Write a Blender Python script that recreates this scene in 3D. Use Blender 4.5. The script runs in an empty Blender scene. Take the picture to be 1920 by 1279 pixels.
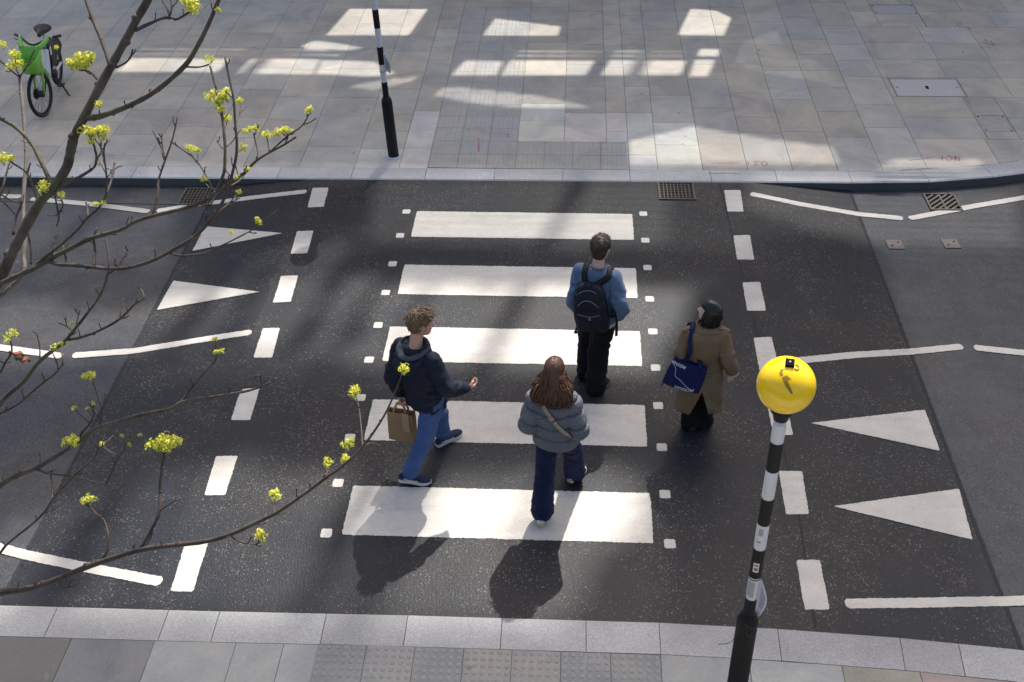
import bpy, bmesh, math, random
from mathutils import Vector, Matrix, noise, geometry
R_ = math.radians
S = bpy.context.scene
COL = S.collection

# ---------------------------------------------------------------- camera
F_PX, PITCH, ROLL, YAW = 2114.08, 0.648419, -0.0196935, -0.0637225      # focal length in photo pixels (1920 wide)
CAM = Vector((0.5949, -7.0004, 7.2348))
fwd = Vector((math.sin(YAW)*math.cos(PITCH), math.cos(YAW)*math.cos(PITCH), -math.sin(PITCH)))
rgt = Vector((math.cos(YAW), -math.sin(YAW), 0)); upv = rgt.cross(fwd)
rg2 = math.cos(ROLL)*rgt + math.sin(ROLL)*upv; up2 = -math.sin(ROLL)*rgt + math.cos(ROLL)*upv
cd = bpy.data.cameras.new('camera'); cam = bpy.data.objects.new('camera', cd); COL.objects.link(cam)
cd.sensor_width = 36; cd.lens = F_PX/1920*36; cd.clip_end = 2000; cd.clip_start = 0.05
mt = Matrix((rg2, up2, -fwd)).transposed().to_4x4(); mt.translation = CAM; cam.matrix_world = mt
S.camera = cam
def ray(px, py): return (fwd + rg2*((px-960)/F_PX) - up2*((py-639.5)/F_PX))
def at(px, py, z=0.0):                       # point of the level z seen at photo pixel px, py
    d = ray(px, py); return CAM + d*((z-CAM.z)/d.z)
def deep(px, py, dist): return CAM + ray(px, py)*dist
def iny(px, py, y):                          # point of the upright plane at y
    d = ray(px, py); return CAM + d*((y-CAM.y)/d.y)

# ---------------------------------------------------------------- light
AZ, EL = R_(14), R_(50)                      # sun beyond the far pavement, a little to the right
SUN = Vector((math.sin(AZ)*math.cos(EL), math.cos(AZ)*math.cos(EL), math.sin(EL)))
w = bpy.data.worlds.new('World'); S.world = w; w.use_nodes = True
nt = w.node_tree; sk = nt.nodes.new('ShaderNodeTexSky'); sk.sky_type = 'NISHITA'; sk.sun_disc = False
sk.sun_elevation = EL; sk.sun_rotation = AZ; sk.dust_density = 5.0; sk.air_density = 1.0
sk.ozone_density = 0.3
nt.links.new(sk.outputs[0], nt.nodes['Background'].inputs[0]); nt.nodes['Background'].inputs[1].default_value = 0.15
sl = bpy.data.lights.new('sun', 'SUN'); sl.energy = 5.0; sl.angle = R_(0.53); sl.color = (1, .965, .91)
so = bpy.data.objects.new('sun', sl); COL.objects.link(so); so.rotation_euler = (-SUN).to_track_quat('-Z', 'Y').to_euler()
so.location = SUN*60
S.view_settings.view_transform = 'Standard'; S.view_settings.look = 'None'; S.view_settings.gamma = 1
S.view_settings.exposure = 0.60
S.view_settings.use_white_balance = True; S.view_settings.white_balance_temperature = 6700; S.view_settings.white_balance_tint = 10

# ---------------------------------------------------------------- helpers
def link(o, parent=None):
    COL.objects.link(o)
    if parent: o.parent = parent
    return o
def obj(name, bm, m, parent=None, smooth=False):
    me = bpy.data.meshes.new(name)
    if isinstance(bm, bmesh.types.BMesh): bm.to_mesh(me); bm.free()
    else: me.from_pydata(bm[0], [], bm[1]); me.update()
    for mm in (m if isinstance(m, (list, tuple)) else [m]): me.materials.append(mm)
    if smooth:
        for p in me.polygons: p.use_smooth = True
    return link(bpy.data.objects.new(name, me), parent)
def tag(o, label=None, cat=None, group=None, kind=None):
    if label: o['label'] = label
    if cat: o['category'] = cat
    if group: o['group'] = group
    if kind: o['kind'] = kind
    return o
def thing(name, label, cat, loc=(0, 0, 0), rz=0, group=None):
    o = bpy.data.objects.new(name, None); COL.objects.link(o); o.location = loc; o.rotation_euler.z = rz
    o.empty_display_size = .1
    return tag(o, label, cat, group)
def box(bm, c, s, M=None):
    r = bmesh.ops.create_cube(bm, size=1)['verts']
    for v in r:
        v.co = Vector((v.co.x*s[0], v.co.y*s[1], v.co.z*s[2])) + Vector(c)
        if M: v.co = M @ v.co
    return r
def frame(t, ref=Vector((0, 0, 1))):
    t = t.normalized(); s = t.cross(ref)
    if s.length < 1e-3: s = t.cross(Vector((0, 1, 0)))
    s.normalize(); return s, s.cross(t)
def tube(bm, pts, rad, n=10, cap=True, ref=None, mi=0):
    pts = [Vector(p) for p in pts]; k = len(pts)
    if not hasattr(rad, '__len__'): rad = [rad]*k
    rings = []; s0 = None
    for i, p in enumerate(pts):
        t = pts[min(i+1, k-1)] - pts[max(i-1, 0)]
        if t.length < 1e-9: t = Vector((0, 0, 1))
        t.normalize()
        if s0 is None: s0 = frame(t, ref or Vector((.13, .2, 1)))[0]
        s0 = (s0 - t*s0.dot(t)).normalized(); u = t.cross(s0)
        ra = rad[i]; a, b = ra if hasattr(ra, '__len__') else (ra, ra)
        rings.append([bm.verts.new(p + s0*(a*math.cos(2*math.pi*j/n)) + u*(b*math.sin(2*math.pi*j/n))) for j in range(n)])
    fs = []
    for A, B in zip(rings, rings[1:]):
        for j in range(n): fs.append(bm.faces.new((A[j], A[(j+1) % n], B[(j+1) % n], B[j])))
    if cap:
        fs.append(bm.faces.new(rings[0][::-1])); fs.append(bm.faces.new(rings[-1]))
    for f in fs: f.material_index = mi; f.smooth = True
    return rings
def crom(pts, sub=4):                         # Catmull-Rom through points (any dimension)
    P = [Vector(p) for p in pts]; out = []
    for i in range(len(P)-1):
        a, b, c, d = P[max(i-1, 0)], P[i], P[i+1], P[min(i+2, len(P)-1)]
        for q in range(sub):
            t = q/sub
            out.append(.5*((2*b) + (c-a)*t + (2*a-5*b+4*c-d)*t*t + (3*b-a-3*c+d)*t**3))
    out.append(P[-1]); return out
def lathe(bm, prof, n=24, c=(0, 0, 0), mi=0):
    rings = [[bm.verts.new((c[0]+r*math.cos(2*math.pi*j/n), c[1]+r*math.sin(2*math.pi*j/n), c[2]+z)) for j in range(n)] for r, z in prof]
    for A, B in zip(rings, rings[1:]):
        for j in range(n):
            f = bm.faces.new((A[j], A[(j+1) % n], B[(j+1) % n], B[j])); f.smooth = True; f.material_index = mi
    bm.faces.new(rings[0][::-1]); bm.faces.new(rings[-1])
    return rings
def sstep(a, b, x):
    t = max(0, min(1, (x-a)/(b-a))); return t*t*(3-2*t)

# ---------------------------------------------------------------- materials
class NM:
    def __init__(s, name, rough=.7, spec=.5):
        s.m = bpy.data.materials.new(name); s.m.use_nodes = True; s.t = s.m.node_tree
        s.b = s.t.nodes['Principled BSDF']; s.b.inputs['Roughness'].default_value = rough
        s.b.inputs['Specular IOR Level'].default_value = spec
        s.co = s.t.nodes.new('ShaderNodeTexCoord').outputs['Object']
    def n(s, ty, **k):
        nd = s.t.nodes.new('ShaderNode'+ty)
        for a, v in k.items():
            if hasattr(nd, a): setattr(nd, a, v)
        return nd
    def l(s, a, b): s.t.links.new(a, b)
    def val(s, sock, v):
        if isinstance(v, bpy.types.NodeSocket): s.l(v, sock)
        else: sock.default_value = v
    def noise(s, scale, detail=4, rough=.55, co=None, dist=0):
        nd = s.n('TexNoise'); nd.inputs['Scale'].default_value = scale; nd.inputs['Detail'].default_value = detail
        nd.inputs['Roughness'].default_value = rough; nd.inputs['Distortion'].default_value = dist
        s.l(co or s.co, nd.inputs['Vector']); return nd.outputs['Fac']
    def vor(s, scale, co=None, feat='F1', rnd=1):
        nd = s.n('TexVoronoi'); nd.feature = feat; nd.inputs['Scale'].default_value = scale; nd.inputs['Randomness'].default_value = rnd
        s.l(co or s.co, nd.inputs['Vector']); return nd
    def stretch(s, v):
        nd = s.n('Mapping'); nd.inputs['Scale'].default_value = v; s.l(s.co, nd.inputs['Vector']); return nd.outputs[0]
    def ramp(s, f, stops, interp='LINEAR'):
        nd = s.n('ValToRGB'); cr = nd.color_ramp; cr.interpolation = interp
        while len(cr.elements) < len(stops): cr.elements.new(.5)
        for e, (p, c) in zip(cr.elements, stops):
            e.position = p; e.color = (*c, 1) if hasattr(c, '__len__') else (c, c, c, 1)
        s.l(f, nd.inputs[0]); return nd.outputs[0]
    def mix(s, f, a, b, mode='MIX'):
        nd = s.n('MixRGB'); nd.blend_type = mode
        for sk_, v in zip(nd.inputs, (f, a, b)):
            if isinstance(v, bpy.types.NodeSocket): s.l(v, sk_)
            elif hasattr(v, '__len__'): sk_.default_value = (*v, 1)[:4]
            else: sk_.default_value = v if sk_.type == 'VALUE' else (v, v, v, 1)
        return nd.outputs[0]
    def math(s, op, a, b=0.0):
        nd = s.n('Math'); nd.operation = op; s.val(nd.inputs[0], a); s.val(nd.inputs[1], b); return nd.outputs[0]
    def bump(s, h, strength=.3, dist=.01, nrm=None):
        nd = s.n('Bump'); nd.inputs['Strength'].default_value = strength; nd.inputs['Distance'].default_value = dist
        s.l(h, nd.inputs['Height'])
        if nrm: s.l(nrm, nd.inputs['Normal'])
        s.l(nd.outputs[0], s.b.inputs['Normal']); return nd.outputs[0]
    def base(s, c):
        if isinstance(c, bpy.types.NodeSocket): s.l(c, s.b.inputs['Base Color'])
        else: s.b.inputs['Base Color'].default_value = (*c, 1)
        return s
def plain(name, c, rough=.6, spec=.5, var=.18, scale=12, bump=.15, metal=0, bdist=.004, bscale=None):
    k = NM(name, rough, spec); f = k.noise(scale, 5)
    k.base(k.mix(f, tuple(x*(1-var) for x in c), tuple(min(1, x*(1+var)) for x in c)))
    k.b.inputs['Metallic'].default_value = metal
    if bump: k.bump(k.noise(bscale or scale*6, 3), bump, bdist)
    return k.m
def asphalt(name, dark, brown, chip_lo, chip_amt, vscale=66, bstr=.28, rough=.5):
    k = NM(name, rough, .20)
    big = k.noise(.55, 5, .6); mid = k.noise(3.2, 4, .65, dist=.4); fine = k.noise(150, 2, .5)
    c = k.mix(k.ramp(big, [(.4, 0), (.66, 1)]), dark, brown)
    c = k.mix(k.ramp(mid, [(.3, 0), (.75, 1)]), c, k.mix(.5, c, (.005, .006, .008)))
    v = k.vor(vscale); v2 = k.vor(vscale*.55)
    sep = k.n('SeparateColor'); k.l(v.outputs['Color'], sep.inputs[0])
    sep2 = k.n('SeparateColor'); k.l(v2.outputs['Color'], sep2.inputs[0])
    wear = k.ramp(k.noise(1.1, 6, .7, dist=.6), [(.42, 0), (.64, 1)])
    thr = k.math('SUBTRACT', 1.0, k.math('MULTIPLY', wear, chip_amt)); thr = k.math('SUBTRACT', thr, chip_lo)
    rut = k.noise(1.0, 4, .6, co=k.stretch((.1, .42, 1)), dist=.6); c = k.mix(k.ramp(rut, [(.40, 0), (.65, .2)]), c, k.mix(1, c, 1.6, 'MULTIPLY')); oil = k.noise(.9, 6, .75, dist=1.5); c = k.mix(k.ramp(oil, [(.62, 0), (.72, .55)]), c, (.010, .010, .011))
    m1 = k.math('GREATER_THAN', sep.outputs[0], thr)
    core = k.math('LESS_THAN', v.outputs['Distance'], .36); m1 = k.math('MULTIPLY', m1, core)
    m2 = k.math('MULTIPLY', k.math('GREATER_THAN', sep2.outputs[0], k.math('ADD', thr, .07)), k.math('LESS_THAN', v2.outputs['Distance'], .32))
    chip = k.ramp(sep.outputs[1], [(0, (.055, .053, .053)), (.5, (.095, .086, .076)), (.85, (.115, .115, .118)), (1, (.17, .165, .16))])
    grit = k.ramp(fine, [(.25, .55), (.7, 1.5)])
    c = k.mix(1, c, grit, 'MULTIPLY')
    c = k.mix(k.math('MULTIPLY', sep.outputs[2], .5), c, k.mix(1, c, 1.9, 'MULTIPLY'))
    c = k.mix(m1, c, chip); c = k.mix(m2, c, k.mix(.25, chip, (.1, .1, .1)))
    k.base(c)
    h = k.math('ADD', k.math('MULTIPLY', v.outputs['Distance'], -1.0), k.math('MULTIPLY', fine, .6))
    k.bump(h, bstr, .008)
    k.l(k.ramp(m1, [(0, rough), (1, .5)]), k.b.inputs['Roughness'])
    return k.m
M = {}
M['asphalt_dark'] = asphalt('asphalt_dark', (.0120, .0152, .0215), (.0205, .0196, .0212), .02, .42)
M['asphalt_old'] = asphalt('asphalt_old', (.036, .041, .051), (.046, .045, .048), .05, .25, 90, .22)
def paint(name, c=(.585, .560, .512), wear=.5):
    k = NM(name, .55, .35)
    st = k.noise(9, 6, .7); fine = k.noise(70, 4, .7); v = k.vor(70)
    col = k.mix(k.ramp(st, [(.35, 0), (.75, .55)]), c, tuple(x*.74 for x in c)); tr = k.noise(2.6, 6, .7, co=k.stretch((.35, 1.6, 1)), dist=.5); col = k.mix(k.ramp(tr, [(.46, 0), (.72, .38)]), col, (.27, .255, .235)); col = k.mix(k.ramp(k.noise(130, 2, .5), [(.48, 0), (.72, .5)]), col, (.28, .27, .25))
    col = k.mix(k.ramp(k.noise(40, 3, .6), [(.52, 0), (.8, .22)]), col, (.42, .40, .37))
    pit = k.ramp(k.math('ADD', k.math('MULTIPLY', k.noise(2.2, 5, .7), .45), k.math('MULTIPLY', fine, .55)), [(.60, 0), (.65, wear), (.70, 1)])
    col = k.mix(pit, col, (.07, .068, .066))
    k.base(col); k.bump(fine, .35, .006); return k.m
M['paint'] = paint('thermoplastic_paint')
M['paint_worn'] = paint('thermoplastic_paint_worn', (.40, .39, .37), 1)
def stone(name, rough=.72):
    k = NM(name, rough, .4)
    a = k.n('VertexColor'); a.layer_name = 'slab'
    cl = k.noise(1.6, 7, .62, dist=.7); fine = k.noise(48, 4, .6)
    sc = k.noise(7, 6, .7, co=k.stretch((1, .35, 1)), dist=1.2)
    c = k.mix(1, a.outputs[0], k.ramp(cl, [(.3, .8), (.7, 1.18)]), 'MULTIPLY')
    c = k.mix(k.ramp(cl, [(.45, 0), (.72, .4)]), c, k.mix(1, c, (1.12, 1.0, .82), 'MULTIPLY'))
    c = k.mix(1, c, k.ramp(fine, [(.25, .9), (.75, 1.1)]), 'MULTIPLY')
    c = k.mix(k.ramp(sc, [(.60, 0), (.74, .3)]), c, (.46, .47, .48))
    c = k.mix(k.ramp(k.noise(13, 3, .5), [(.70, 0), (.76, .5)]), c, (.10, .10, .10))
    gv = k.vor(3.1); gs = k.n('SeparateColor'); k.l(gv.outputs['Color'], gs.inputs[0]); gum = k.math('MULTIPLY', k.math('LESS_THAN', gv.outputs['Distance'], k.math('MULTIPLY', gs.outputs[1], .085)), k.math('GREATER_THAN', gs.outputs[0], .45)); c = k.mix(k.math('MULTIPLY', gum, .65), c, (.11, .105, .10))
    k.base(c); k.bump(k.math('ADD', k.math('MULTIPLY', sc, .6), fine), .22, .004); return k.m
M['slab'] = stone('york_stone')
def granite():
    k = NM('kerb_granite', .62, .4)
    a = k.n('VertexColor'); a.layer_name = 'slab'
    v = k.vor(120); f = k.noise(110, 3, .8); cl = k.noise(2.0, 5, .6)
    c = k.mix(1, a.outputs[0], k.ramp(f, [(.3, .6), (.68, 1.4)]), 'MULTIPLY')
    c = k.mix(1, c, k.ramp(cl, [(.3, .88), (.7, 1.1)]), 'MULTIPLY')
    k.base(c); k.bump(f, .3, .004); return k.m
M['granite'] = granite()
M['mortar'] = plain('mortar', (.24, .23, .21), .85, .2, .3, 9, .3)
M['mortar_dark'] = plain('mortar_dark', (.07, .066, .06), .9, .2, .3, 9, .3)
M['iron'] = plain('cast_iron', (.085, .072, .058), .6, .4, .45, 25, .4)
M['hole'] = plain('drain_dark', (.004, .004, .004), .9, .1, .1, 5, 0)

# ---------------------------------------------------------------- road
def sheet(name, pts, z, m, parent=None, nx=1):
    bm = bmesh.new(); bm.faces.new([bm.verts.new((x, y, z)) for x, y in pts]); return obj(name, bm, m, parent)
ground = tag(sheet('ground', [(-150, -150), (150, -150), (150, 150), (-150, 150)], -.35, M['asphalt_old']), kind='structure')
FAR = [(-40, 5.90), (-6.9, 5.93), (-4.45, 5.95), (-1.28, 5.985), (1.33, 6.0), (3.25, 6.02), (4.22, 6.03), (5.18, 6.075), (6.05, 6.23), (6.48, 6.345), (7.2, 6.65), (8.2, 7.35), (9.0, 8.6), (9.4, 10.5), (9.5, 14), (9.5, 40)]
NEAR = [(-40, -1.20), (-4.02, -1.18), (-2.24, -1.17), (-.68, -1.15), (1.36, -1.145), (2.3, -1.17), (3.21, -1.22), (4.04, -1.29), (5.2, -1.44), (7, -1.9), (40, -12)]
def piece(P, x):
    for (a, b), (c, d) in zip(P, P[1:]):
        if a <= x <= c: return b+(d-b)*(x-a)/max(1e-9, c-a)
    return P[-1][1]
XL, XR_, LOW = -4.10, 4.19, -.106                   # foot of the ramps up to the raised crossing
def zr(x):
    if x < -2.82: return LOW*min(1, (-2.82-x)/(-2.82-XL))
    if x > 2.92: return LOW*min(1, (x-2.92)/(XR_-2.92))
    return 0.0
def at_r(px, py):
    p = at(px, py, 0)
    for _ in range(5): p = at(px, py, zr(p.x))
    return p
def road_sheet(name, x0, x1, dz, m, parent=None):
    xs = sorted({x for x in [x0, x1, XL, -2.82, 2.92, XR_]+[q[0] for q in FAR]+[q[0] for q in NEAR] if x0 <= x <= x1}); bm = bmesh.new()
    C = [[bm.verts.new((x, y, zr(x)+dz)) for y in (piece(NEAR, x)-.05, piece(FAR, x)+.05)] for x in xs]
    for A, B in zip(C, C[1:]): bm.faces.new((A[0], B[0], B[1], A[1]))
    return obj(name, bm, m, parent)
road = tag(road_sheet('road', -40, 9.4, -.004, M['asphalt_old']), kind='structure')
road_sheet('asphalt_patch', XL, XR_, 0, M['asphalt_dark'], road)
bm = bmesh.new(); bm.faces.new([bm.verts.new(p) for p in ((9.35, -30, LOW-.004), (60, -30, LOW-.004), (60, 60, LOW-.004), (9.35, 60, LOW-.004))]); obj('side_road', bm, M['asphalt_old'], road)
tarm = plain('bitumen_seal', (.028, .030, .036), .8, .2, .3, 20, .2)
# bitumen seams along the edges of the patch and at the joint beside the right-hand dashes
def strip(name, pts, wd, z, m, parent, jit=.0, seed=0, ends=0):
    rnd = random.Random(seed); P = []
    for (a, b) in zip(pts, pts[1:]):
        a, b = Vector(a), Vector(b); n = max(1, int((b-a).length/.025))
        P += [a.lerp(b, i/n) for i in range(n)]
    P.append(Vector(pts[-1])); L, Rr = [], []
    for i, p in enumerate(P):
        t = (P[min(i+1, len(P)-1)]-P[max(i-1, 0)]).normalized(); nn = Vector((-t.y, t.x))
        e = wd/2
        d = min(i, len(P)-1-i)*.025
        if ends and d < ends: e *= math.sqrt(max(.25, 1-(1-d/ends)**2))
        L.append(p+nn*(e+rnd.uniform(-jit, jit))); Rr.append(p-nn*(e+rnd.uniform(-jit, jit)))
    bm = bmesh.new(); lv = [bm.verts.new((p.x, p.y, zr(p.x)+z)) for p in L]; rv = [bm.verts.new((p.x, p.y, zr(p.x)+z)) for p in Rr]
    lb = [bm.verts.new((p.x, p.y, zr(p.x)+z-.0035)) for p in L]; rb = [bm.verts.new((p.x, p.y, zr(p.x)+z-.0035)) for p in Rr]
    for i in range(len(P)-1):
        bm.faces.new((lv[i], rv[i], rv[i+1], lv[i+1])); bm.faces.new((lv[i+1], lb[i+1], lb[i], lv[i])); bm.faces.new((rv[i], rb[i], rb[i+1], rv[i+1]))
    return obj(name, bm, m, parent)
strip('bitumen_seam', [(XR_, -1.3), (XR_, 6.0)], .035, .002, tarm, road, .006, 1)
strip('bitumen_seam', [(XL, 5.9), (XL, -1.16)], .03, .002, tarm, road, .006, 2)
strip('bitumen_seam', [(2.50, 5.98), (2.55, 4.1), (2.585, 3.1), (2.64, .1), (2.58, -1.15)], .018, .002, tarm, road, .008, 3)
strip('bitumen_seam', [(-4.15, 5.45), (-5.3, 5.47), (-9, 5.5)], .018, -.001, tarm, road, .004, 5)

def poly_mark(name, pts, m, parent=road, jit=.006, seed=0, z=.004, round_=0):      # thermoplastic marking with a slightly ragged edge
    rnd = random.Random(seed+17); V = []
    for a, b in zip(pts, pts[1:]+pts[:1]):
        a, b = Vector(a), Vector(b); n = max(2, int((b-a).length/.014)); d = (b-a).normalized(); nn = Vector((-d.y, d.x))
        for i in range(n):
            p = a.lerp(b, i/n)
            e = noise.noise(Vector((p.x*6, p.y*6, seed)))*jit*.5 + noise.noise(Vector((p.x*45, p.y*45, seed+5)))*jit*.55 + rnd.uniform(-jit, jit)*.4
            V.append(p + nn*(e if i else 0) + (d*.01 if i == 0 else d*0))
    bm = bmesh.new(); T = [bm.verts.new((p.x, p.y, zr(p.x)+z)) for p in V]; B = [bm.verts.new((p.x, p.y, zr(p.x)+z-.0038)) for p in V]
    bm.faces.new(T); k = len(T)
    for i in range(k): bm.faces.new((T[i], B[i], B[(i+1) % k], T[(i+1) % k]))
    bmesh.ops.recalc_face_normals(bm, faces=bm.faces[:])
    return obj(name, bm, m, parent)
def gpx(*pp): return [tuple(at_r(*p).xy) for p in pp]
PER, HW, LB = 1.22, .301, 1.347
for i in range(5):
    yc = i*PER
    poly_mark('zebra_stripe', [(-LB, yc-HW), (LB, yc-HW), (LB, yc+HW), (-LB, yc+HW)], M['paint'], seed=i, jit=.008)
ST = [(762, 397), (750, 442), (736, 495), (723, 549), (709, 610), (692, 675), (676, 746), (656, 821), (634, 906), (612, 1000),
      (1206, 401), (1210, 451), (1214, 502), (1218, 561), (1224, 622), (1229, 690), (1234, 761), (1241, 839), (1247, 927), (1256, 1020)]
for i, p in enumerate(ST):
    c = at_r(*p); a, b = .048, .052
    poly_mark('road_stud', [(c.x-a, c.y-b), (c.x+a, c.y-b), (c.x+a, c.y+b), (c.x-a, c.y+b)], M['paint'], seed=20+i, jit=.005)
DA = [[(586, 353), (616, 352), (607, 388), (577, 389)], [(557, 434), (588, 433), (576, 475), (545, 476)], [(527, 518), (559, 517), (545, 566), (512, 568)],
      [(493, 616), (525, 615), (510, 671), (475, 671)], [(452, 730), (487, 728), (469, 788), (433, 788)], [(405, 856), (446, 855), (422, 929), (383, 929)],
      [(347, 1020), (390, 1018), (362, 1110), (320, 1109)],
      [(1358, 357), (1388, 357), (1394, 397), (1364, 397)], [(1375, 442), (1406, 441), (1414, 487), (1382, 487)], [(1392, 530), (1425, 529), (1436, 583), (1401, 583)],
      [(1413, 634), (1447, 632), (1461, 695), (1424, 695)], [(1437, 752), (1472, 750), (1487, 816), (1450, 816)], [(1460, 883), (1504, 884), (1517, 964), (1474, 965)], [(1493, 1051), (1537, 1050), (1556, 1143), (1509, 1144)]]
for i, q in enumerate(DA): poly_mark('give_way_dash', gpx(*q), M['paint'], seed=50+i, jit=.007)
TR = [[(385, 425), (530, 438), (361, 471)], [(325, 527), (487, 548), (294, 582)], [(1520, 794), (1734, 769), (1762, 846)], [(1562, 950), (1798, 917), (1823, 1013)]]
for i, q in enumerate(TR): poly_mark('hump_triangle', gpx(*q), M['paint'], seed=80+i, jit=.006, z=.0065)
ZZ = [([(294, 396), (380, 382), (480, 370), (575, 359)], 0), ([(0, 368), (40, 369)], 1), ([(58, 373), (170, 383), (280, 397)], 1), ([(294, 395), (388, 383)], 0),
      ([(136, 667), (260, 657), (380, 637), (472, 623)], 0), ([(-120, 633), (0, 652), (117, 668)], 0), ([(-140, 990), (0, 1028), (150, 1062), (303, 1092)], 0),
      ([(1407, 364), (1500, 383), (1600, 400), (1693, 410)], 0), ([(1705, 410), (1820, 388), (1920, 371), (2040, 350)], 0),
      ([(1490, 677), (1600, 666), (1700, 660), (1805, 650)], 0), ([(1826, 652), (1920, 662), (2030, 680)], 0), ([(1585, 1133), (1700, 1131), (1850, 1128), (2000, 1122)], 0)]
for i, (q, wn) in enumerate(ZZ): 
    if i != 3: strip('zigzag_line', gpx(*q), .10, .004, M['paint_worn' if wn else 'paint'], road, .0035, 100+i, ends=.02)

# ---------------------------------------------------------------- pavements
def hk(x): return .014
def hp(x, y): return .014
def at_p(px, py):
    p = at(px, py, .014)
    for _ in range(4): p = at(px, py, hp(p.x, p.y))
    return p
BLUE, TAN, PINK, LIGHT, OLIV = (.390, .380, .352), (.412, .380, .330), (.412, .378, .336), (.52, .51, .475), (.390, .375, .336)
class Slabs:
    def __init__(s): s.v = []; s.f = []; s.c = []
    def add(s, pts, col, d=.026):                      # pts: four 3-D corners, counter-clockwise
        k = len(s.v); s.v += [tuple(p) for p in pts] + [(p[0], p[1], p[2]-d) for p in pts]; n = len(pts)
        s.f.append(tuple(range(k, k+n))); s.c.append(col)
        for i in range(n): s.f.append((k+i, k+n+i, k+n+(i+1) % n, k+(i+1) % n)); s.c.append(tuple(x*.7 for x in col))
    def build(s, name, m, parent=None):
        o = obj(name, (s.v, s.f), m, parent); me = o.data
        at_ = me.color_attributes.new('slab', 'FLOAT_COLOR', 'CORNER')
        for p in me.polygons:
            for li in p.loop_indices: at_.data[li].color = (*s.c[p.index], 1)
        return o
rs = random.Random(5)
def slabcol(x=None):
    c = rs.choices([BLUE, TAN, PINK, OLIV], [5, 3.2, 1, 2.2])[0]; k = rs.uniform(.90, 1.09)
    return tuple(v*k for v in c)
def rect(sl, x0, x1, y0, y1, col, g=.0028, hf=hp, dz=0):
    sl.add([(x, y, hf(x, y)+dz) for x, y in ((x0+g, y0+g), (x1-g, y0+g), (x1-g, y1-g), (x0+g, y1-g))], col)
KB = lambda x: piece(FAR, x)+.30                                  # back edge of the far kerb
sl = Slabs()
cols = [-1.72, -2.32]
while cols[-1] > -13: cols.append(cols[-1]-rs.choice([.62, .72, .75, .75]))
cols = cols[::-1] + [-1.34]
NEWSTONE = [(-1.72, -1.34, 6.25, 8.0), (-2.32, -1.72, 6.25, 6.82), (-.17, 1.06, 7.2, 8.25), (1.06, 1.74, 7.2, 8.0), (1.35, 2.32, 6.3, 7.75)]  # areas laid with newer, lighter-coloured stone
def newstone(x, y): return any(a <= x <= b and c <= y <= d for a, b, c, d in NEWSTONE)
COVER = [(5.33, 6.35, 8.63, 9.26), (6.27, 6.71, 7.51, 8.02), (5.65, 6.4, 11.86, 12.31)]
def clash(x0, x1, y0, y1):
    for a, b, c, d in COVER:
        if x0 < b and x1 > a and y0 < d and y1 > c: return (a, b, c, d)
def slab_piece(x0, x1, y0, y1, col):
    k = clash(x0, x1, y0, y1)
    if not k: rect(sl, x0, x1, y0, y1, col); return
    a, b, c, d = k
    if a-x0 > .03: rect(sl, x0, a, y0, y1, col); 
    if x1-b > .03: rect(sl, b, x1, y0, y1, col)
    xa, xb = max(x0, a), min(x1, b)
    if c-y0 > .03: slab_piece(xa, xb, y0, c, col)
    if y1-d > .03: slab_piece(xa, xb, d, y1, col)
def column(x0, x1, ystart=None, yend=24, brk=None):
    y = ystart if ystart else None
    ys = []
    if y is None: y = max(KB(x0), KB(x1))
    yy = y + rs.uniform(.25, .9) if brk is None else brk[0]
    ys = [yy] if brk is None else list(brk)
    while ys[-1] < yend: ys.append(ys[-1]+rs.choice([.62, .8, .8, .95, 1.05]))
    lo = y
    for q in ys:
        col = slabcol()
        if newstone((x0+x1)/2, (lo+q)/2): col = tuple(v*rs.uniform(.94, 1.04) for v in LIGHT)
        ya, yb = (KB(x0), KB(x1)) if (lo == y and ystart is None) else (lo, lo)
        if ya != yb:
            g = .0028; sl.add([(x0+g, ya+g, hp(x0, ya)), (x1-g, yb+g, hp(x1, yb)), (x1-g, q-g, hp(x1, q)), (x0+g, q-g, hp(x0, q))], col)
        else: slab_piece(x0, x1, lo, q, col)
        lo = q
for a, b in zip(cols, cols[1:]):
    column(a, b, brk=(6.82, 7.35, 7.9, 8.75) if abs(a+2.32) < .01 else (6.85, 7.4, 8.0, 8.9, 9.7) if abs(a+1.72) < .01 else None)
column(-.17, .47, 7.08, brk=(7.72, 8.28, 9.25, 10.55)); column(.47, 1.06, 7.08, brk=(7.98, 8.9)); column(1.06, 1.35, 7.08, brk=(7.4, 8.0)); 
column(1.35, 1.72, brk=(6.72, 7.22, 8.0, 8.9)); column(1.72, 2.31, brk=(7.02, 7.7, 8.6))
column(2.31, 2.90, brk=(7.38, 8.18, 9.16, 9.73, 10.73, 11.74)); column(2.9, 3.49, brk=(7.4, 7.9, 8.7)); column(3.49, 4.08, brk=(7.45, 8.49, 9.51, 10.52, 11.51)); column(4.08, 4.66, brk=(7.3, 8.1)); column(4.66, 5.25, brk=(7.6, 8.35))
column(-1.34, -.17, 12.11)
rows = [6.45, 7.28, 7.94, 8.62, 9.30, 9.97, 10.63, 11.30, 11.98, 12.65, 13.3, 14, 14.7, 15.4, 16.1]
for y0, y1 in zip(rows, rows[1:]):
    x = 5.25
    while x < 9.3:
        x1 = x+rs.uniform(.7, 1.15)
        xm = min(x1, 9.3)
        if y0 < 7: 
            g = .0028; ya, yb = KB(x), KB(min(xm, 7.0)); 
            if x < 7.0 and max(ya, yb) < y1: sl.add([(x+g, ya+g, .014), (min(xm, 7.)-g, yb+g, .014), (min(xm, 7.)-g, y1-g, .014), (x+g, y1-g, .014)], slabcol())
        elif y0 < 9.2 and x > 7.6: pass
        else: slab_piece(x, xm, y0, y1, slabcol())
        x = x1
pave = tag(sl.build('pavement', M['slab']), kind='structure')
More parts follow.
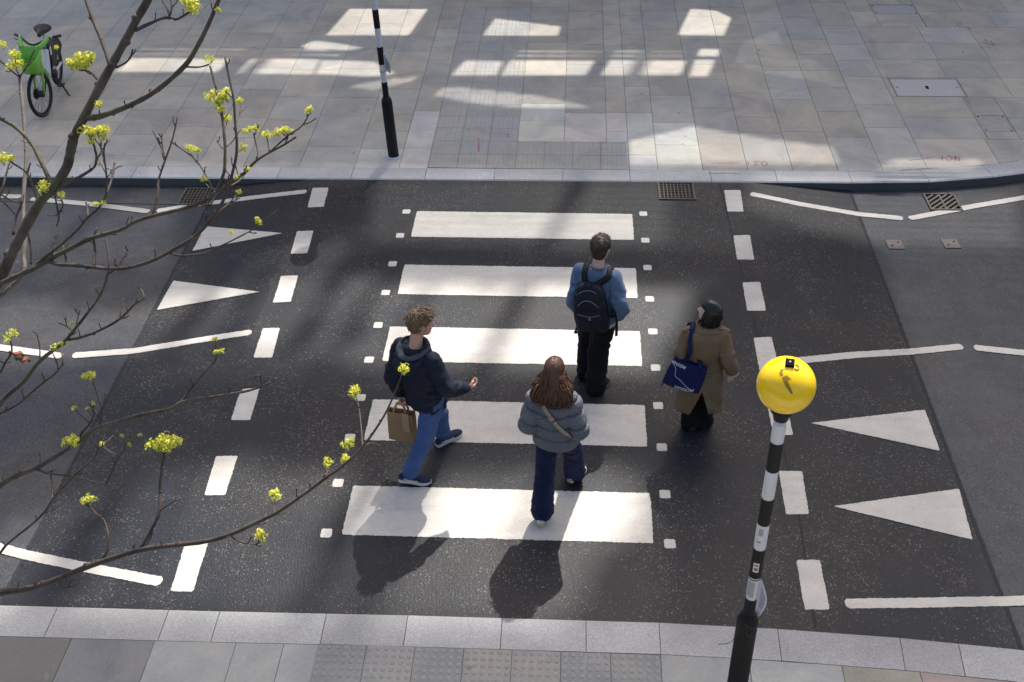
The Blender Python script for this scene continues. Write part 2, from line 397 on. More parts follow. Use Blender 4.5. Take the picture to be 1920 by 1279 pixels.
# bed of mortar below the slabs, following the dropped kerb
bm = bmesh.new(); xs = [-60, -13, -8] + [-7+.25*i for i in range(70)] + [30]; xs = sorted(set(xs))
ys = [0, .15] + [.3+.2*i for i in range(30)] + [8, 40]
G = [[bm.verts.new((x, min(60, KB(min(x, 7.2)) + d - .03 + (0 if x < 7.2 else 0)), hp(x, KB(min(x, 7.2))+d)-.022)) for d in ys] for x in xs if x < 9.4]
for A, B in zip(G, G[1:]):
    for j in range(len(ys)-1): bm.faces.new((A[j], B[j], B[j+1], A[j+1]))
obj('mortar_bed', bm, M['mortar'], pave)

def kerb(name, path, joints, wd, height, side, col0, ch=.018):
    # path: road-side edge; joints: x positions; side +1 when the pavement lies towards +y
    K = Slabs()
    def off(x):
        e = .02; d = Vector((2*e, piece(path, x+e)-piece(path, x-e))).normalized(); return Vector((-d.y, d.x))*side
    for a, b in zip(joints, joints[1:]):
        k = rs.uniform(.9, 1.08); col = tuple(v*k for v in col0); g = .0028
        n = max(1, int((b-a)/.35)); X = [a+g+(b-a-2*g)*i/n for i in range(n+1)]
        for x0, x1 in zip(X, X[1:]):
            def prof(x):
                p = Vector((x, piece(path, x))); o_ = off(x); h = height(x)
                q = p+o_*ch; r = p+o_*wd
                hh = hp(r.x, r.y) if side > 0 else h
                return [(p.x, p.y, -.14), (p.x, p.y, h-ch*.8), (q.x, q.y, h), (r.x, r.y, hh), (r.x, r.y, -.14)]
            A, B = prof(x0), prof(x1)
            for i in range(4):
                quad = [A[i], B[i], B[i+1], A[i+1]]
                if side < 0: quad = quad[::-1]
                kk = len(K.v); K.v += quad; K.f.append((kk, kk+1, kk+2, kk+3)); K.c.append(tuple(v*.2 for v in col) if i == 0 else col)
            for E_, fl in ((A, 0), (B, 1)):
                if (x0 == X[0] and not fl) or (x1 == X[-1] and fl):
                    kk = len(K.v); K.v += E_; K.f.append(tuple(range(kk, kk+5))); K.c.append(tuple(v*.5 for v in col))
    return K.build(name, M['granite'])
fj = [-40, -12, -11, -10, -9.1, -8.1, -7.1, -6.2, -5.25, -4.3, -3.3, -2.32, -1.34, -.43, .47, 1.35, 2.4, 3.25, 4.2, 5.2, 6.05, 6.9, 7.6, 8.2]
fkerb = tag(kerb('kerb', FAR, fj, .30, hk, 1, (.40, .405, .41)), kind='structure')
nj = [-40, -12, -9, -7.5, -6.5, -5.5, -4.5, -3.53, -2.61, -2.19, -1.32, -.66, .1, .77, 1.35, 2.28, 3.22, 3.66, 4.5, 5.5, 6.5, 8, 12]
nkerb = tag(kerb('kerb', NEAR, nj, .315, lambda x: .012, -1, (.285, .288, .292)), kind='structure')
# near pavement
sn = Slabs(); hn = lambda x, y: .012
nb = lambda x: piece(NEAR, x)-.317
def nrect(x0, x1, y0, y1, col, g=.0028):
    A, B = (nb(x0) if y1 is None else y1), (nb(x1) if y1 is None else y1)
    sn.add([(x0+g, y0+g, .012), (x1-g, y0+g, .012), (x1-g, B-g, .012), (x0+g, A-g, .012)], col)
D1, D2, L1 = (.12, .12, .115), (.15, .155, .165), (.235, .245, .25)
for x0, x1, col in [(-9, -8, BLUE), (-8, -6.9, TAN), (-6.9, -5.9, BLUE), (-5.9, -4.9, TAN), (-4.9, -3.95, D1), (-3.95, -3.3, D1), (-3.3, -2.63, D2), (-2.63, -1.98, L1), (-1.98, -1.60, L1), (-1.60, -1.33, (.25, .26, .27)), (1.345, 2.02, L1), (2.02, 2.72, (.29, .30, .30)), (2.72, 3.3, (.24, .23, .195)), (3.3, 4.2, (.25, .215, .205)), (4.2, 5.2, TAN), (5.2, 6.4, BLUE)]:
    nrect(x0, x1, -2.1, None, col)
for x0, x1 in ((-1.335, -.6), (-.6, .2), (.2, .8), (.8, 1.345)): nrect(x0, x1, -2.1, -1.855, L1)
y = -2.1
while y > -9:
    x = -9+rs.uniform(0, .5)
    while x < 7: x1 = x+rs.uniform(.7, 1.1); nrect(x, x1, y-.65, y, slabcol()); x = x1
    y -= .65
npave = tag(sn.build('pavement', M['slab']), kind='structure')
bm = bmesh.new(); bm.faces.new([bm.verts.new(p) for p in ((-40, -30, .0065), (40, -30, .0065), (40, -12.2, .0065), (7, -2.2, .0065), (4, -1.6, .0065), (1.3, -1.44, .0065), (-40, -1.5, .0065))])
obj('mortar_bed', bm, M['mortar_dark'], npave)
# blister paving
def blister(name, xs, y0, y1, n_rows, hf, colf, r=.0125, cnt=6, skip=None, slots=None):
    T = Slabs(); dom = bmesh.new(); sz = (y1-y0)/n_rows
    for x0, x1 in zip(xs, xs[1:]):
        for j in range(n_rows):
            ya, yb = y0+j*sz, y0+(j+1)*sz
            if slots and not slots(x0, ya): continue
            rect(T, x0, x1, ya, yb, colf(), hf=hf)
            for a in range(cnt):
                for b in range(cnt):
                    cx, cy = x0+(x1-x0)*(a+.5)/cnt, ya+sz*(b+.5)/cnt; z = hf(cx, cy)-.0005
                    R1 = [dom.verts.new((cx+r*1.5*math.cos(t*math.pi/5), cy+r*1.5*math.sin(t*math.pi/5), z)) for t in range(10)]
                    R2 = [dom.verts.new((cx+r*math.cos(t*math.pi/5), cy+r*math.sin(t*math.pi/5), z+.0045)) for t in range(10)]
                    for t in range(10): dom.faces.new((R1[t], R1[(t+1) % 10], R2[(t+1) % 10], R2[t]))
                    dom.faces.new(R2)
    o = T.build(name, M['slab']); tag(o, kind='structure')
    obj('blister', dom, plain(name+'_blister', (.20, .202, .202) if n_rows == 1 else (.37, .36, .335), .6, .4, .2, 8, .2), o)
    return o
def tcol():
    c = rs.choice([(.195, .20, .202), (.205, .205, .20), (.215, .206, .19), (.19, .195, .20)]); k = rs.uniform(.93, 1.07); return tuple(v*k for v in c)
blister('tactile_paving', [-1.335, -.945, -.565, -.18, .195, .575, .96, 1.345], -1.85, -1.465, 1, hn, tcol, .0145)
TX = [-1.34, -.95, -.56, -.17, .21, .59, .97, 1.35]
blister('tactile_paving', TX, 6.305, 12.11, 15, hp, lambda: rs.choice([(.372, .360, .335), (.362, .36, .352), (.385, .365, .33)]),   .0115, 6, slots=lambda x, y: x < -.2 or y < 7.0)
# ---------------------------------------------------------------- drains and covers
def quad_px(pp, z): return [at(x, y, z) for x, y in pp]
def grate(label, c, sx, sy, diag=False, rz=0):
    t = thing('drain_grate', label, 'drain grate', (c[0], c[1], zr(c[0])), rz, 'drain grates along the far kerb')
    bm = bmesh.new(); b = .022; h = .016
    for s in (-1, 1):
        box(bm, (0, s*(sy/2-b/2), h/2), (sx, b, h)); box(bm, (s*(sx/2-b/2), 0, h/2), (b, sy-2*b, h))
    obj('frame', bm, M['iron'], t)
    bm = bmesh.new(); ix, iy = sx-2*b, sy-2*b
    if not diag:
        n = 9 if sx < .46 else 9; m = 9
        for i in range(1, n): box(bm, (-ix/2+ix*i/n, 0, .006), (.012, iy, .011))
        for j in range(1, m): box(bm, (0, -iy/2+iy*j/m, .0065), (ix, .012, .0105))
    else:
        for k in range(-5, 6):                       # diagonal bars, clipped to the frame
            o_ = k*.085; pts = []
            a = Vector((o_-.5, -.5)); d = Vector((1, 1)).normalized(); t0, t1 = -9, 9
            for ax, lim in ((0, ix/2), (1, iy/2)):
                u, v = (-lim-a[ax])/d[ax], (lim-a[ax])/d[ax]; t0 = max(t0, min(u, v)); t1 = min(t1, max(u, v))
            if t1-t0 > .05:
                p = a+d*((t0+t1)/2); box(bm, (0, 0, 0), (t1-t0, .026, .012), Matrix.Translation((p.x, p.y, .006)) @ Matrix.Rotation(R_(45), 4, 'Z'))
        box(bm, (0, 0, .0065), (.02, iy, .012))
    obj('bars', bm, M['iron'], t)
    bm = bmesh.new(); box(bm, (0, 0, .0035), (ix, iy, .003)); obj('sump', bm, M['hole'], t)
grate('square-holed iron drain grate by the kerb right of the zebra stripes', (1.93, 5.765), .46, .44)
grate('iron drain grate with slanting bars beside the curved kerb', (5.30, 5.755), .40, .41, True, R_(1))
grate('square-holed iron drain grate behind the budding tree branches', (-4.28, 5.655), .46, .43)
covm = plain('cover_concrete', (.47, .45, .435), .8, .3, .25, 30, .6, 0, .006, 140); covp = plain('cover_stone', (.36, .33, .315), .75, .3, .25, 10, .3); steel = plain('cover_frame', (.36, .36, .35), .5, .5, .3, 20, .2)
def cover(label, x0, x1, y0, y1, m, z, corners=False, key=False, name='access_cover', rim=.018):
    t = thing(name, label, 'access cover', ((x0+x1)/2, (y0+y1)/2, z), 0)
    sx, sy = x1-x0, y1-y0; bm = bmesh.new(); h = .024
    for s in (-1, 1):
        box(bm, (0, s*(sy/2-rim/2-.002), -h/2-.001), (sx-.004, rim, h)); box(bm, (s*(sx/2-rim/2-.002), 0, -h/2-.001), (rim, sy-2*rim-.006, h))
    obj('frame', bm, steel if corners or key else M['iron'], t)
    bm = bmesh.new(); box(bm, (0, 0, -h/2-.003), (sx-2*rim-.012, sy-2*rim-.012, h)); obj('lid', bm, m, t)
    bm = bmesh.new()
    if key:
        for c_, s_ in (((0, 0, -.0018), (.045, .10, .003)), ((-sx/2+.07, 0, -.0018), (.022, .022, .003)), ((sx/2-.07, 0, -.0018), (.022, .022, .003))):
            bm = bmesh.new(); box(bm, c_, s_); obj('key_hole', bm, M['hole'], t)
    if corners:
        for a in (-1, 1):
            for b in (-1, 1):
                cb = bmesh.new(); bm = bmesh.new(); p = Vector((a*(sx/2-.03), b*(sy/2-.03), 0)); tri = [p+Vector((a*.012, b*.012, -.001)), p+Vector((-a*.07, b*.012, -.001)), p+Vector((a*.012, -b*.07, -.001))]
                cb.faces.new([cb.verts.new(q) for q in tri]); box(bm, (p.x-a*.012, p.y-b*.012, 0), (.026, .026, .003))
                bmesh.ops.recalc_face_normals(cb, faces=cb.faces[:]); cp = obj('corner_plate', cb, steel, t); obj('key_hole', bm, M['hole'], cp)
cover('large pale rectangular cover with a small central key slot set in the paving', 5.335, 6.345, 8.635, 9.255, covm, hp(5.8, 9), key=True)
cover('small square stone-filled cover with metal corners near the curved kerb', 6.275, 6.705, 7.515, 8.015, covp, hp(6.5, 7.8), corners=True)
cover('rectangular stone-filled cover at the very top of the photo', 5.655, 6.395, 11.865, 12.305, plain('cover_grey', (.38, .375, .355), .75, .3, .2, 8, .2), .014, corners=True)
valm = plain('valve_iron', (.105, .088, .092), .55, .4, .4, 30, .4)
def valve(label, q, rz):
    c = sum((Vector(at_r(*p)) for p in q), Vector())/4
    t = thing('valve_cover', label, 'valve cover', (c.x, c.y, c.z), rz, 'small valve covers in the road')
    bm = bmesh.new(); box(bm, (0, 0, .003), (.19, .2, .006)); obj('lid', bm, valm, t)
    for sx, sy in ((-.04, -.03), (.045, .045)): bm = bmesh.new(); lathe(bm, [(.014, .004), (.014, .0072)], 8, (sx, sy, 0)); obj('key_hole', bm, M['hole'], t)
valve('left one of two small square valve covers in the road, nearer the asphalt seam', [(1660, 450), (1690, 449), (1697, 467), (1664, 469)], 0)
valve('right one of two small square valve covers in the road, farther from the asphalt seam', [(1764, 448), (1797, 448), (1801, 466), (1770, 467)], .03)

# sprayed red survey marks on the paving: painted lines, part of the pavement
sprm = plain('red_spray', (.36, .19, .20), .8, .2, .25, 60, 0)
def spray(lines, wd=.022):
    bm = bmesh.new(); rr = random.Random(3)
    for L in lines:
        P = crom([at_p(*p) for p in L], 5)
        vs = []
        for i, p in enumerate(P):
            t = (P[min(i+1, len(P)-1)]-P[max(0, i-1)]); t.z = 0; t.normalize(); nn = Vector((-t.y, t.x, 0))*wd/2*rr.uniform(.5, 1.1)
            z = hp(p.x, p.y)+.0025; vs.append((bm.verts.new((p.x+nn.x, p.y+nn.y, z)), bm.verts.new((p.x-nn.x, p.y-nn.y, z))))
        for a, b in zip(vs, vs[1:]): bm.faces.new((a[0], a[1], b[1], b[0]))
    obj('spray_mark', bm, sprm, pave)
spray([[(1336, 306), (1360, 306), (1383, 306)], [(1402, 303), (1404, 310)], [(1412, 304), (1419, 303), (1416, 307), (1420, 309), (1413, 312)], [(1426, 307), (1432, 303), (1439, 307), (1433, 312), (1427, 307)]], .018)
spray([[(1705, 301), (1730, 298), (1748, 296)], [(1762, 297), (1772, 296)], [(1767, 292), (1767, 301)], [(1775, 297), (1780, 292), (1784, 298), (1778, 302), (1775, 297)], [(1790, 293), (1786, 297), (1791, 299), (1792, 293), (1791, 303)], [(1795, 296), (1798, 303), (1799, 294)]], .016)
spray([[(1792, 44), (1800, 50), (1812, 52), (1822, 55)], [(1798, 42), (1804, 47)], [(1840, 78), (1850, 82), (1868, 86)], [(1846, 74), (1852, 80)], [(1858, 77), (1863, 85)]], .03)
spray([[(897, 258), (898, 285)], [(952, 250), (952, 258)]], .03)
kspr = [[(1328, 326), (1360, 325), (1390, 326)], [(1690, 319), (1720, 317), (1760, 315)]]
spray(kspr, .014)

# ---------------------------------------------------------------- belisha beacons
blk = plain('black_gloss_paint', (.008, .008, .009), .5, .22, .4, 14, .12, 0, .003)
wht = plain('white_gloss_paint', (.60, .605, .62), .35, .5, .08, 9, .1, 0, .003)
def globe_mat():
    k = NM('amber_globe', .22, .5); f = k.noise(3, 4)
    k.base(k.mix(f, (.94, .60, .003), (.96, .64, .005)))
    k.b.inputs['Subsurface Weight'].default_value = .35; k.b.inputs['Subsurface Radius'].default_value = (.12, .08, .01); k.b.inputs['Subsurface Scale'].default_value = .25
    k.b.inputs['Coat Weight'].default_value = .3; k.b.inputs['Coat Roughness'].default_value = .1
    return k.m
glm = globe_mat(); paper = plain('notice_paper', (.50, .51, .58), .4, .4, .1, 10, .1); stick = plain('sticker_grey', (.34, .34, .33), .6, .3, .3, 40, .1)
ink = plain('print_ink', (.12, .12, .14), .6, .3, 0, 5, 0); redm = plain('sticker_red', (.35, .09, .09), .6, .3, .1, 20, 0); tie = plain('cable_tie', (.01, .01, .01), .5)
brown = plain('peeled_mark', (.30, .19, .012), .6, .3, .3, 30, .2)
def beacon(label, base, top, bands, sleeve, flare, rg, r=.039, rs_=.072):
    """bands: list of (z_top, z_bottom, 'w'/'b'); top: centre of the globe"""
    base, top = Vector(base), Vector(top)
    t = thing('belisha_beacon', label, 'beacon', base, 0, 'belisha beacons'); ax = top-base
    def P(z): return Vector((ax.x*z/ax.z, ax.y*z/ax.z, z))
    bm = bmesh.new(); tube(bm, [P(sleeve-.02), P(ax.z-rg*.9)], r-.0015, 24); obj('pole', bm, wht, t)
    for a, b, c in bands:
        bm = bmesh.new(); tube(bm, [P(b+.0), P(a)], r + (.0008 if c == 'b' else 0), 24, cap=False); o = obj('band', bm, blk if c == 'b' else wht, t)
    bm = bmesh.new(); k = flare
    tube(bm, [P(.0), P(.012), P(.013), P(sleeve-k), P(sleeve-k*.55), P(sleeve-.01), P(sleeve)], [rs_+.006, rs_+.006, rs_, rs_, rs_*.96, r+.012, r+.004], 28); obj('sleeve', bm, blk, t)
    bm = bmesh.new(); q = ax.z-rg
    tube(bm, [P(q-.085), P(q-.05), P(q-.02), P(q+.025)], [r+.004, r+.012, r+.03, r+.04], 24); obj('collar', bm, blk, t)
    bm = bmesh.new(); bmesh.ops.create_uvsphere(bm, u_segments=48, v_segments=28, radius=rg, matrix=Matrix.Translation(ax))
    g = obj('globe', bm, glm, t, True)
    return t, P, g, ax
YB1 = -2.0
gc = iny(1474, 722, YB1); b1 = iny(1383, 1279, YB1)
lean = (gc-b1); base = b1 - lean*(b1.z-.012)/lean.z
zat = lambda py: iny(1474+(722-py)*(-.1634)*-1*-1, py, YB1).z-.012
zz_ = [zat(y) for y in (793, 827, 881, 933, 982, 1028, 1081, 1122, 1156)]
cb_ = 'wbwbwbwb'
bt, bP, bg, bax = beacon('tall black and white striped beacon pole with a yellow globe, standing on the near pavement', base, gc, [(zz_[i], zz_[i+1], cb_[i]) for i in range(8)], zat(1154), .10, (gc-CAM).dot(fwd)*55/F_PX)
def on_globe(px, py, k=1.012):
    d = ray(px, py).normalized(); o = CAM-gc; rg = (gc-CAM).dot(fwd)*55/F_PX*k
    b = o.dot(d); c = o.dot(o)-rg*rg; return CAM + d*(-b-math.sqrt(max(0, b*b-c))) - base
bm = bmesh.new()
for poly in ([(1464, 692), (1470, 691), (1467, 698), (1469, 704), (1463, 706), (1461, 699)], [(1466, 708), (1475, 703), (1478, 706), (1484, 711), (1477, 713), (1479, 720), (1487, 737), (1483, 739), (1474, 726), (1470, 718)]):
    bm.faces.new([bm.verts.new(on_globe(*p)) for p in poly])
bmesh.ops.triangulate(bm, faces=bm.faces[:]); bmesh.ops.subdivide_edges(bm, edges=bm.edges[:], cuts=3, use_grid_fill=True); gr_ = (gc-CAM).dot(fwd)*55/F_PX*1.004
for v in bm.verts: v.co = bax+(v.co-bax).normalized()*gr_
obj('peeled_patch', bm, brown, bt)
bm = bmesh.new(); pr = crom([on_globe(*p, 1.01) for p in [(1491, 684), (1496, 686), (1498, 691), (1494, 694), (1490, 691)]], 4); tube(bm, pr, .004, 6); obj('peeled_patch', bm, brown, bt)
sq = on_globe(1481, 682, 1.0); nn = (sq-bax).normalized(); Mx = Matrix.Translation(sq) @ nn.to_track_quat('Z', 'Y').to_matrix().to_4x4()
bm = bmesh.new(); box(bm, (0, 0, .004), (.050, .054, .020), Mx); o = obj('light_sensor', bm, plain('sensor_black', (.008, .008, .009), .9, .05, .3, 30, 0), bt)
bm = bmesh.new(); lathe(bm, [(.006, .011), (.006, .017), (.004, .019)], 12); bmesh.ops.transform(bm, matrix=Mx, verts=bm.verts[:]); obj('sensor_eye', bm, steel, o)
# stickers wrapped on the pole, cable ties and the plastic notice
def wrap(P, z0, z1, a0, a1, r, m, name, parent):
    bm = bmesh.new(); n = 8; R = []
    for z in (z0, z1):
        c = P(z); R.append([bm.verts.new((c.x+r*math.cos(a0+(a1-a0)*i/n), c.y+r*math.sin(a0+(a1-a0)*i/n), z)) for i in range(n+1)])
    for i in range(n): bm.faces.new((R[0][i], R[0][i+1], R[1][i+1], R[1][i]))
    return obj(name, bm, m, parent, True)
A0 = R_(-112)
s1 = wrap(bP, zat(1068), zat(1051), A0-.35, A0+.55, .0415, wht, 'sticker', bt); wrap(bP, zat(1065), zat(1060), A0-.2, A0+.4, .0420, redm, 'sticker_print', s1); wrap(bP, zat(1057), zat(1054), A0-.2, A0+.4, .0420, ink, 'sticker_print', s1)
wrap(bP, zat(1000), zat(987), A0-.4, A0+.35, .0402, stick, 'sticker', bt); wrap(bP, zat(1013), zat(1011), A0-.4, A0+.2, .0402, ink, 'sticker', bt); s2 = wrap(bP, zat(1116), zat(1088), A0-.9, A0+.4, .0402, stick, 'sticker', bt)
for py in (1084, 1080): 
    z = zat(py); bm = bmesh.new(); tube(bm, [bP(z-.003), bP(z+.003)], .0425, 20); obj('cable_tie', bm, tie, bt)
bm = bmesh.new(); tube(bm, crom([bP(zat(935))+Vector(p) for p in [(.036, -.02, 0), (.055, -.02, .008), (.075, -.03, .012)]], 3), .003, 6); obj('cable_tie', bm, tie, bt)
bm = bmesh.new(); zc = zat(1166)
loop = [bP(zc)+Vector((.083*math.cos(a), .083*math.sin(a), .03*math.sin(a*2)+.02)) for a in [i*.5 for i in range(13)]]
tube(bm, crom(loop, 3), .0025, 5); tube(bm, crom([loop[8], loop[8]+Vector((-.03, -.05, -.05)), loop[8]+Vector((-.07, -.07, -.13)), loop[8]+Vector((-.15, -.08, -.14))], 4), .0022, 5)
tube(bm, crom([loop[9], loop[9]+Vector((.0, -.02, -.05)), loop[9]+Vector((.03, -.01, -.10)), loop[9]+Vector((.06, 0, -.02))], 4), .0022, 5); obj('wire', bm, tie, bt)
def notice(bt, P, z0, z1, ang, w_, tilt):
    bm = bmesh.new(); N = 6; cols = []
    for i in range(N+1):
        u = i/N; col = []
        for j in range(7):
            v = j/6; z = z0+(z1-z0)*v; c = P(z0+(z1-z0)*.8)
            r = .040 + w_*u; dx = r*math.cos(ang); dy = r*math.sin(ang); zo = z - .10*u*(v-.2)*.6 - .04*u
            col.append(bm.verts.new((c.x+dx+.02*math.sin(v*3)*u, c.y+dy+.02*math.cos(v*4)*u+.012*math.sin(u*5), zo)))
        cols.append(col)
    for a, b in zip(cols, cols[1:]):
        for j in range(6): bm.faces.new((a[j], b[j], b[j+1], a[j+1]))
    o = obj('notice_sleeve', bm, paper, bt, True); md = o.modifiers.new('s', 'SOLIDIFY'); md.thickness = .003
    bm = bmesh.new()
    for j in range(6):
        v = .25+.1*j; pv = []
        for u in (.25, .8):
            z = z0+(z1-z0)*v; c = P(z0+(z1-z0)*.8); r = .04+w_*u
            pv.append(Vector((c.x+r*math.cos(ang)+.02*math.sin(v*3)*u, c.y+r*math.sin(ang)+.02*math.cos(v*4)*u+.012*math.sin(u*5)-.0035, z-.10*u*(v-.2)*.6-.04*u)))
        a, b = pv; h = Vector((0, 0, .006)); bm.faces.new([bm.verts.new(q) for q in (a-h*.5, b-h*.5, b+h*.5, a+h*.5)])
    obj('notice_text', bm, ink, o)
notice(bt, bP, zat(1146), zat(1082), R_(-35), .042, 0)
fb_ = at_p(738, 293); fb_.z = hp(fb_.x, fb_.y)
ftop = iny(701, 0, fb_.y); lean = (ftop-fb_); 
zf = lambda py: iny(738-(293-py)*.1263, py, fb_.y).z-fb_.z
fz = [zf(y) for y in (-60, -18, 17, 52, 87, 120, 153, 183)]
H2 = 3.05
ft, fP, fg, fax = beacon('black and white striped beacon pole on the far pavement, cut off at its globe', fb_, fb_+lean*(H2/lean.z), [(H2-.24, fz[1], 'b'), (fz[1], fz[2], 'w')]+[(fz[i], fz[i+1], 'bwbwb'[i-2]) for i in range(2, 7)], zf(181), .10, .16)
bm = bmesh.new(); tube(bm, [Vector((0, 0, 0)), Vector((0, 0, .014)), ], [.105, .088], 18); o = obj('footing', bm, plain('white_mortar', (.6, .6, .6), .8), ft)
notice(ft, fP, zf(131), zf(98), R_(-30), .085, 0)
bm = bmesh.new(); z = zf(133); tube(bm, [fP(z-.003), fP(z+.003)], .0425, 20); obj('cable_tie', bm, tie, ft)

# ---------------------------------------------------------------- bicycle
lime = plain('lime_green_paint', (.18, .48, .06), .4, .5, .08, 10, .05); bwht = plain('frame_white_paint', (.66, .67, .68), .35, .5, .06, 10, .05)
tyre = plain('tyre_rubber', (.018, .018, .019), .8, .3, .3, 60, .3); alu = plain('bright_metal', (.5, .5, .5), .35, .5, .1, 20, 0, .9); dk = plain('dark_plastic', (.020, .020, .022), .5, .4, .3, 30, .2)
bk = thing('parked_bicycle', 'parked hire bicycle with green front basket and white frame on the far pavement', 'bicycle')
pf, pr_ = at_p(84, 216), at_p(114, 152); pr_ = pf+Vector((-.19, 1.1, 0)); d = (pf-pr_); d.z = 0
mid = (pf+pr_)/2; bk.location = (mid.x, mid.y, hp(mid.x, mid.y)); bk.rotation_euler = (R_(-3.5), 0, math.atan2(d.y, d.x))
WR = .335; XF, XR = .56, -.56
def torus(bm, c, R, r, ax='Y', n=44, m=10, M4=None):
    rings = []
    for i in range(n):
        a = 2*math.pi*i/n; ring = []
        for j in range(m):
            b = 2*math.pi*j/m; q = Vector(((R+r*math.cos(b))*math.cos(a), r*math.sin(b), (R+r*math.cos(b))*math.sin(a)))
            q = q+Vector(c); ring.append(bm.verts.new(M4 @ q if M4 else q))
        rings.append(ring)
    for i in range(n):
        A, B = rings[i], rings[(i+1) % n]
        for j in range(m): f = bm.faces.new((A[j], B[j], B[(j+1) % m], A[(j+1) % m])); f.smooth = True
STE = Matrix.Translation((.40, 0, .9)) @ Matrix.Rotation(R_(-14), 4, Vector((-.28, 0, .96))) @ Matrix.Translation((-.40, 0, -.9))
def wheel(x, M4):
    bm = bmesh.new(); torus(bm, (x, 0, WR), WR-.024, .024, M4=M4); wl = obj('wheel', bm, tyre, bk)
    bm = bmesh.new(); torus(bm, (x, 0, WR), WR-.055, .013, M4=M4); obj('rim', bm, dk, wl)
    bm = bmesh.new(); torus(bm, (x, .024, WR), WR-.032, .0022, m=5, M4=M4); torus(bm, (x, -.024, WR), WR-.032, .0022, m=5, M4=M4); obj('reflective_line', bm, plain('tyre_line', (.35, .35, .35), .5), wl)
    bm = bmesh.new(); I = M4 or Matrix()
    for i in range(28):
        a = 2*math.pi*i/28; s = .028*(1 if i % 2 else -1); b = a+.35*(1 if i % 4 < 2 else -1)
        tube(bm, [I @ Vector((x+.035*math.cos(b), s, WR+.035*math.sin(b))), I @ Vector((x+(WR-.06)*math.cos(a), 0, WR+(WR-.06)*math.sin(a)))], .0018, 4)
    obj('spokes', bm, dk, wl)
    bm = bmesh.new(); tube(bm, [I @ Vector((x, -.05, WR)), I @ Vector((x, .05, WR))], .05, 14); tube(bm, [I @ Vector((x, -.065, WR)), I @ Vector((x, -.056, WR))], .08, 20); obj('hub', bm, dk, wl)
wheel(XF, STE); wheel(XR, None)
bm = bmesh.new()
tube(bm, crom([(.40, 0, .80), (.30, 0, .66), (.12, 0, .45), (-.02, 0, .36), (-.10, 0, .355)], 4), [(.042, .062)]*3+[(.046, .078)]*14, 14)
tube(bm, crom([(-.06, 0, .36), (-.13, 0, .52), (-.19, 0, .70)], 4), .036, 12)
for s in (-1, 1): tube(bm, crom([(-.08, s*.05, .36), (-.3, s*.075, .35), (XR, s*.075, WR)], 3), .02, 8)
tube(bm, [(.435, 0, .72), (.39, 0, .92)], .036, 12); obj('frame', bm, bwht, bk)
bm = bmesh.new()
tube(bm, [STE @ Vector(p) for p in ((.38, 0, .96), (.43, 0, .74))], .026, 10)
for s in (-1, 1): tube(bm, [STE @ Vector(p) for p in ((.435, s*.03, .745), (.44, s*.062, .70), (.50, s*.066, .52), (XF, s*.066, WR))], [.022, .024, .018, .013], 8)
tube(bm, [STE @ Vector((.435, y, .735)) for y in (-.06, .06)], .026, 8); obj('fork', bm, lime, bk)
bm = bmesh.new(); tube(bm, crom([STE @ Vector(p) for p in [(.20, .31, 1.07), (.28, .20, 1.06), (.37, .08, 1.02), (.38, 0, 1.0), (.37, -.08, 1.02), (.28, -.20, 1.06), (.20, -.31, 1.07)]], 4), .015, 8); tube(bm, [STE @ Vector((.38, 0, 1.0)), STE @ Vector((.385, 0, .93))], .02, 8); hb = obj('handlebar', bm, dk, bk)
for s in (-1, 1):
    bm = bmesh.new(); tube(bm, [STE @ Vector((.26, s*.225, 1.062)), STE @ Vector((.18, s*.35, 1.07))], .020, 10); obj('grip', bm, dk, hb)
    bm = bmesh.new(); tube(bm, crom([STE @ Vector(p) for p in [(.47, s*.13, .99), (.40, s*.175, 1.03), (.30, s*.205, 1.07)]], 3), [.036, .036, .036, .034, .032, .028, .024], 10); obj('cable_shroud', bm, lime, hb)
    bm = bmesh.new(); tube(bm, [STE @ Vector((.25, s*.245, 1.068)), STE @ Vector((.262, s*.222, 1.07))], .027, 12); obj('brake_clamp', bm, alu, hb)
    bm = bmesh.new(); tube(bm, crom([STE @ Vector(p) for p in [(.29, s*.23, 1.05), (.29, s*.28, 1.04), (.25, s*.33, 1.04)]], 3), .007, 6); obj('brake_lever', bm, dk, hb)
# basket: deep tapered tub with a slanting rim
bm = bmesh.new(); rings = []
for k, (z, x0, x1, hw) in enumerate([(.655, .48, .62, .10), (.67, .465, .65, .118), (.83, .45, .72, .145), (1.01, .435, .77, .168), (1.01, .45, .757, .155), (.83, .465, .705, .132), (.685, .48, .635, .105)]):
    ring = []
    for i in range(28):
        a = 2*math.pi*i/28; c, s = math.cos(a), math.sin(a); sq_ = (abs(c)**4+abs(s)**4)**-.25
        x = (x0+x1)/2+(x1-x0)/2*c*sq_; zz2 = z - (-.0+.13*(x-.43)/.33 if k in (3, 4) else .04*(x-.43)/.33 if k in (2, 5) else 0)
        ring.append(bm.verts.new(STE @ Vector((x, hw*s*sq_, zz2))))
    rings.append(ring)
for A, B in zip(rings, rings[1:]):
    for i in range(28): f = bm.faces.new((A[i], A[(i+1) % 28], B[(i+1) % 28], B[i])); f.smooth = True
bm.faces.new(rings[0][::-1]); bm.faces.new(rings[-1]); bmesh.ops.recalc_face_normals(bm, faces=bm.faces[:]); obj('basket', bm, lime, bk)
bm = bmesh.new(); tube(bm, [STE @ Vector(p) for p in ((.50, 0, .69), (.57, 0, .66))], [.05, .035], 12); obj('headlight', bm, dk, bk)
bm = bmesh.new(); tube(bm, [(-.19, 0, .68), (-.235, 0, .95)], .016, 10); obj('seat_post', bm, alu, bk)
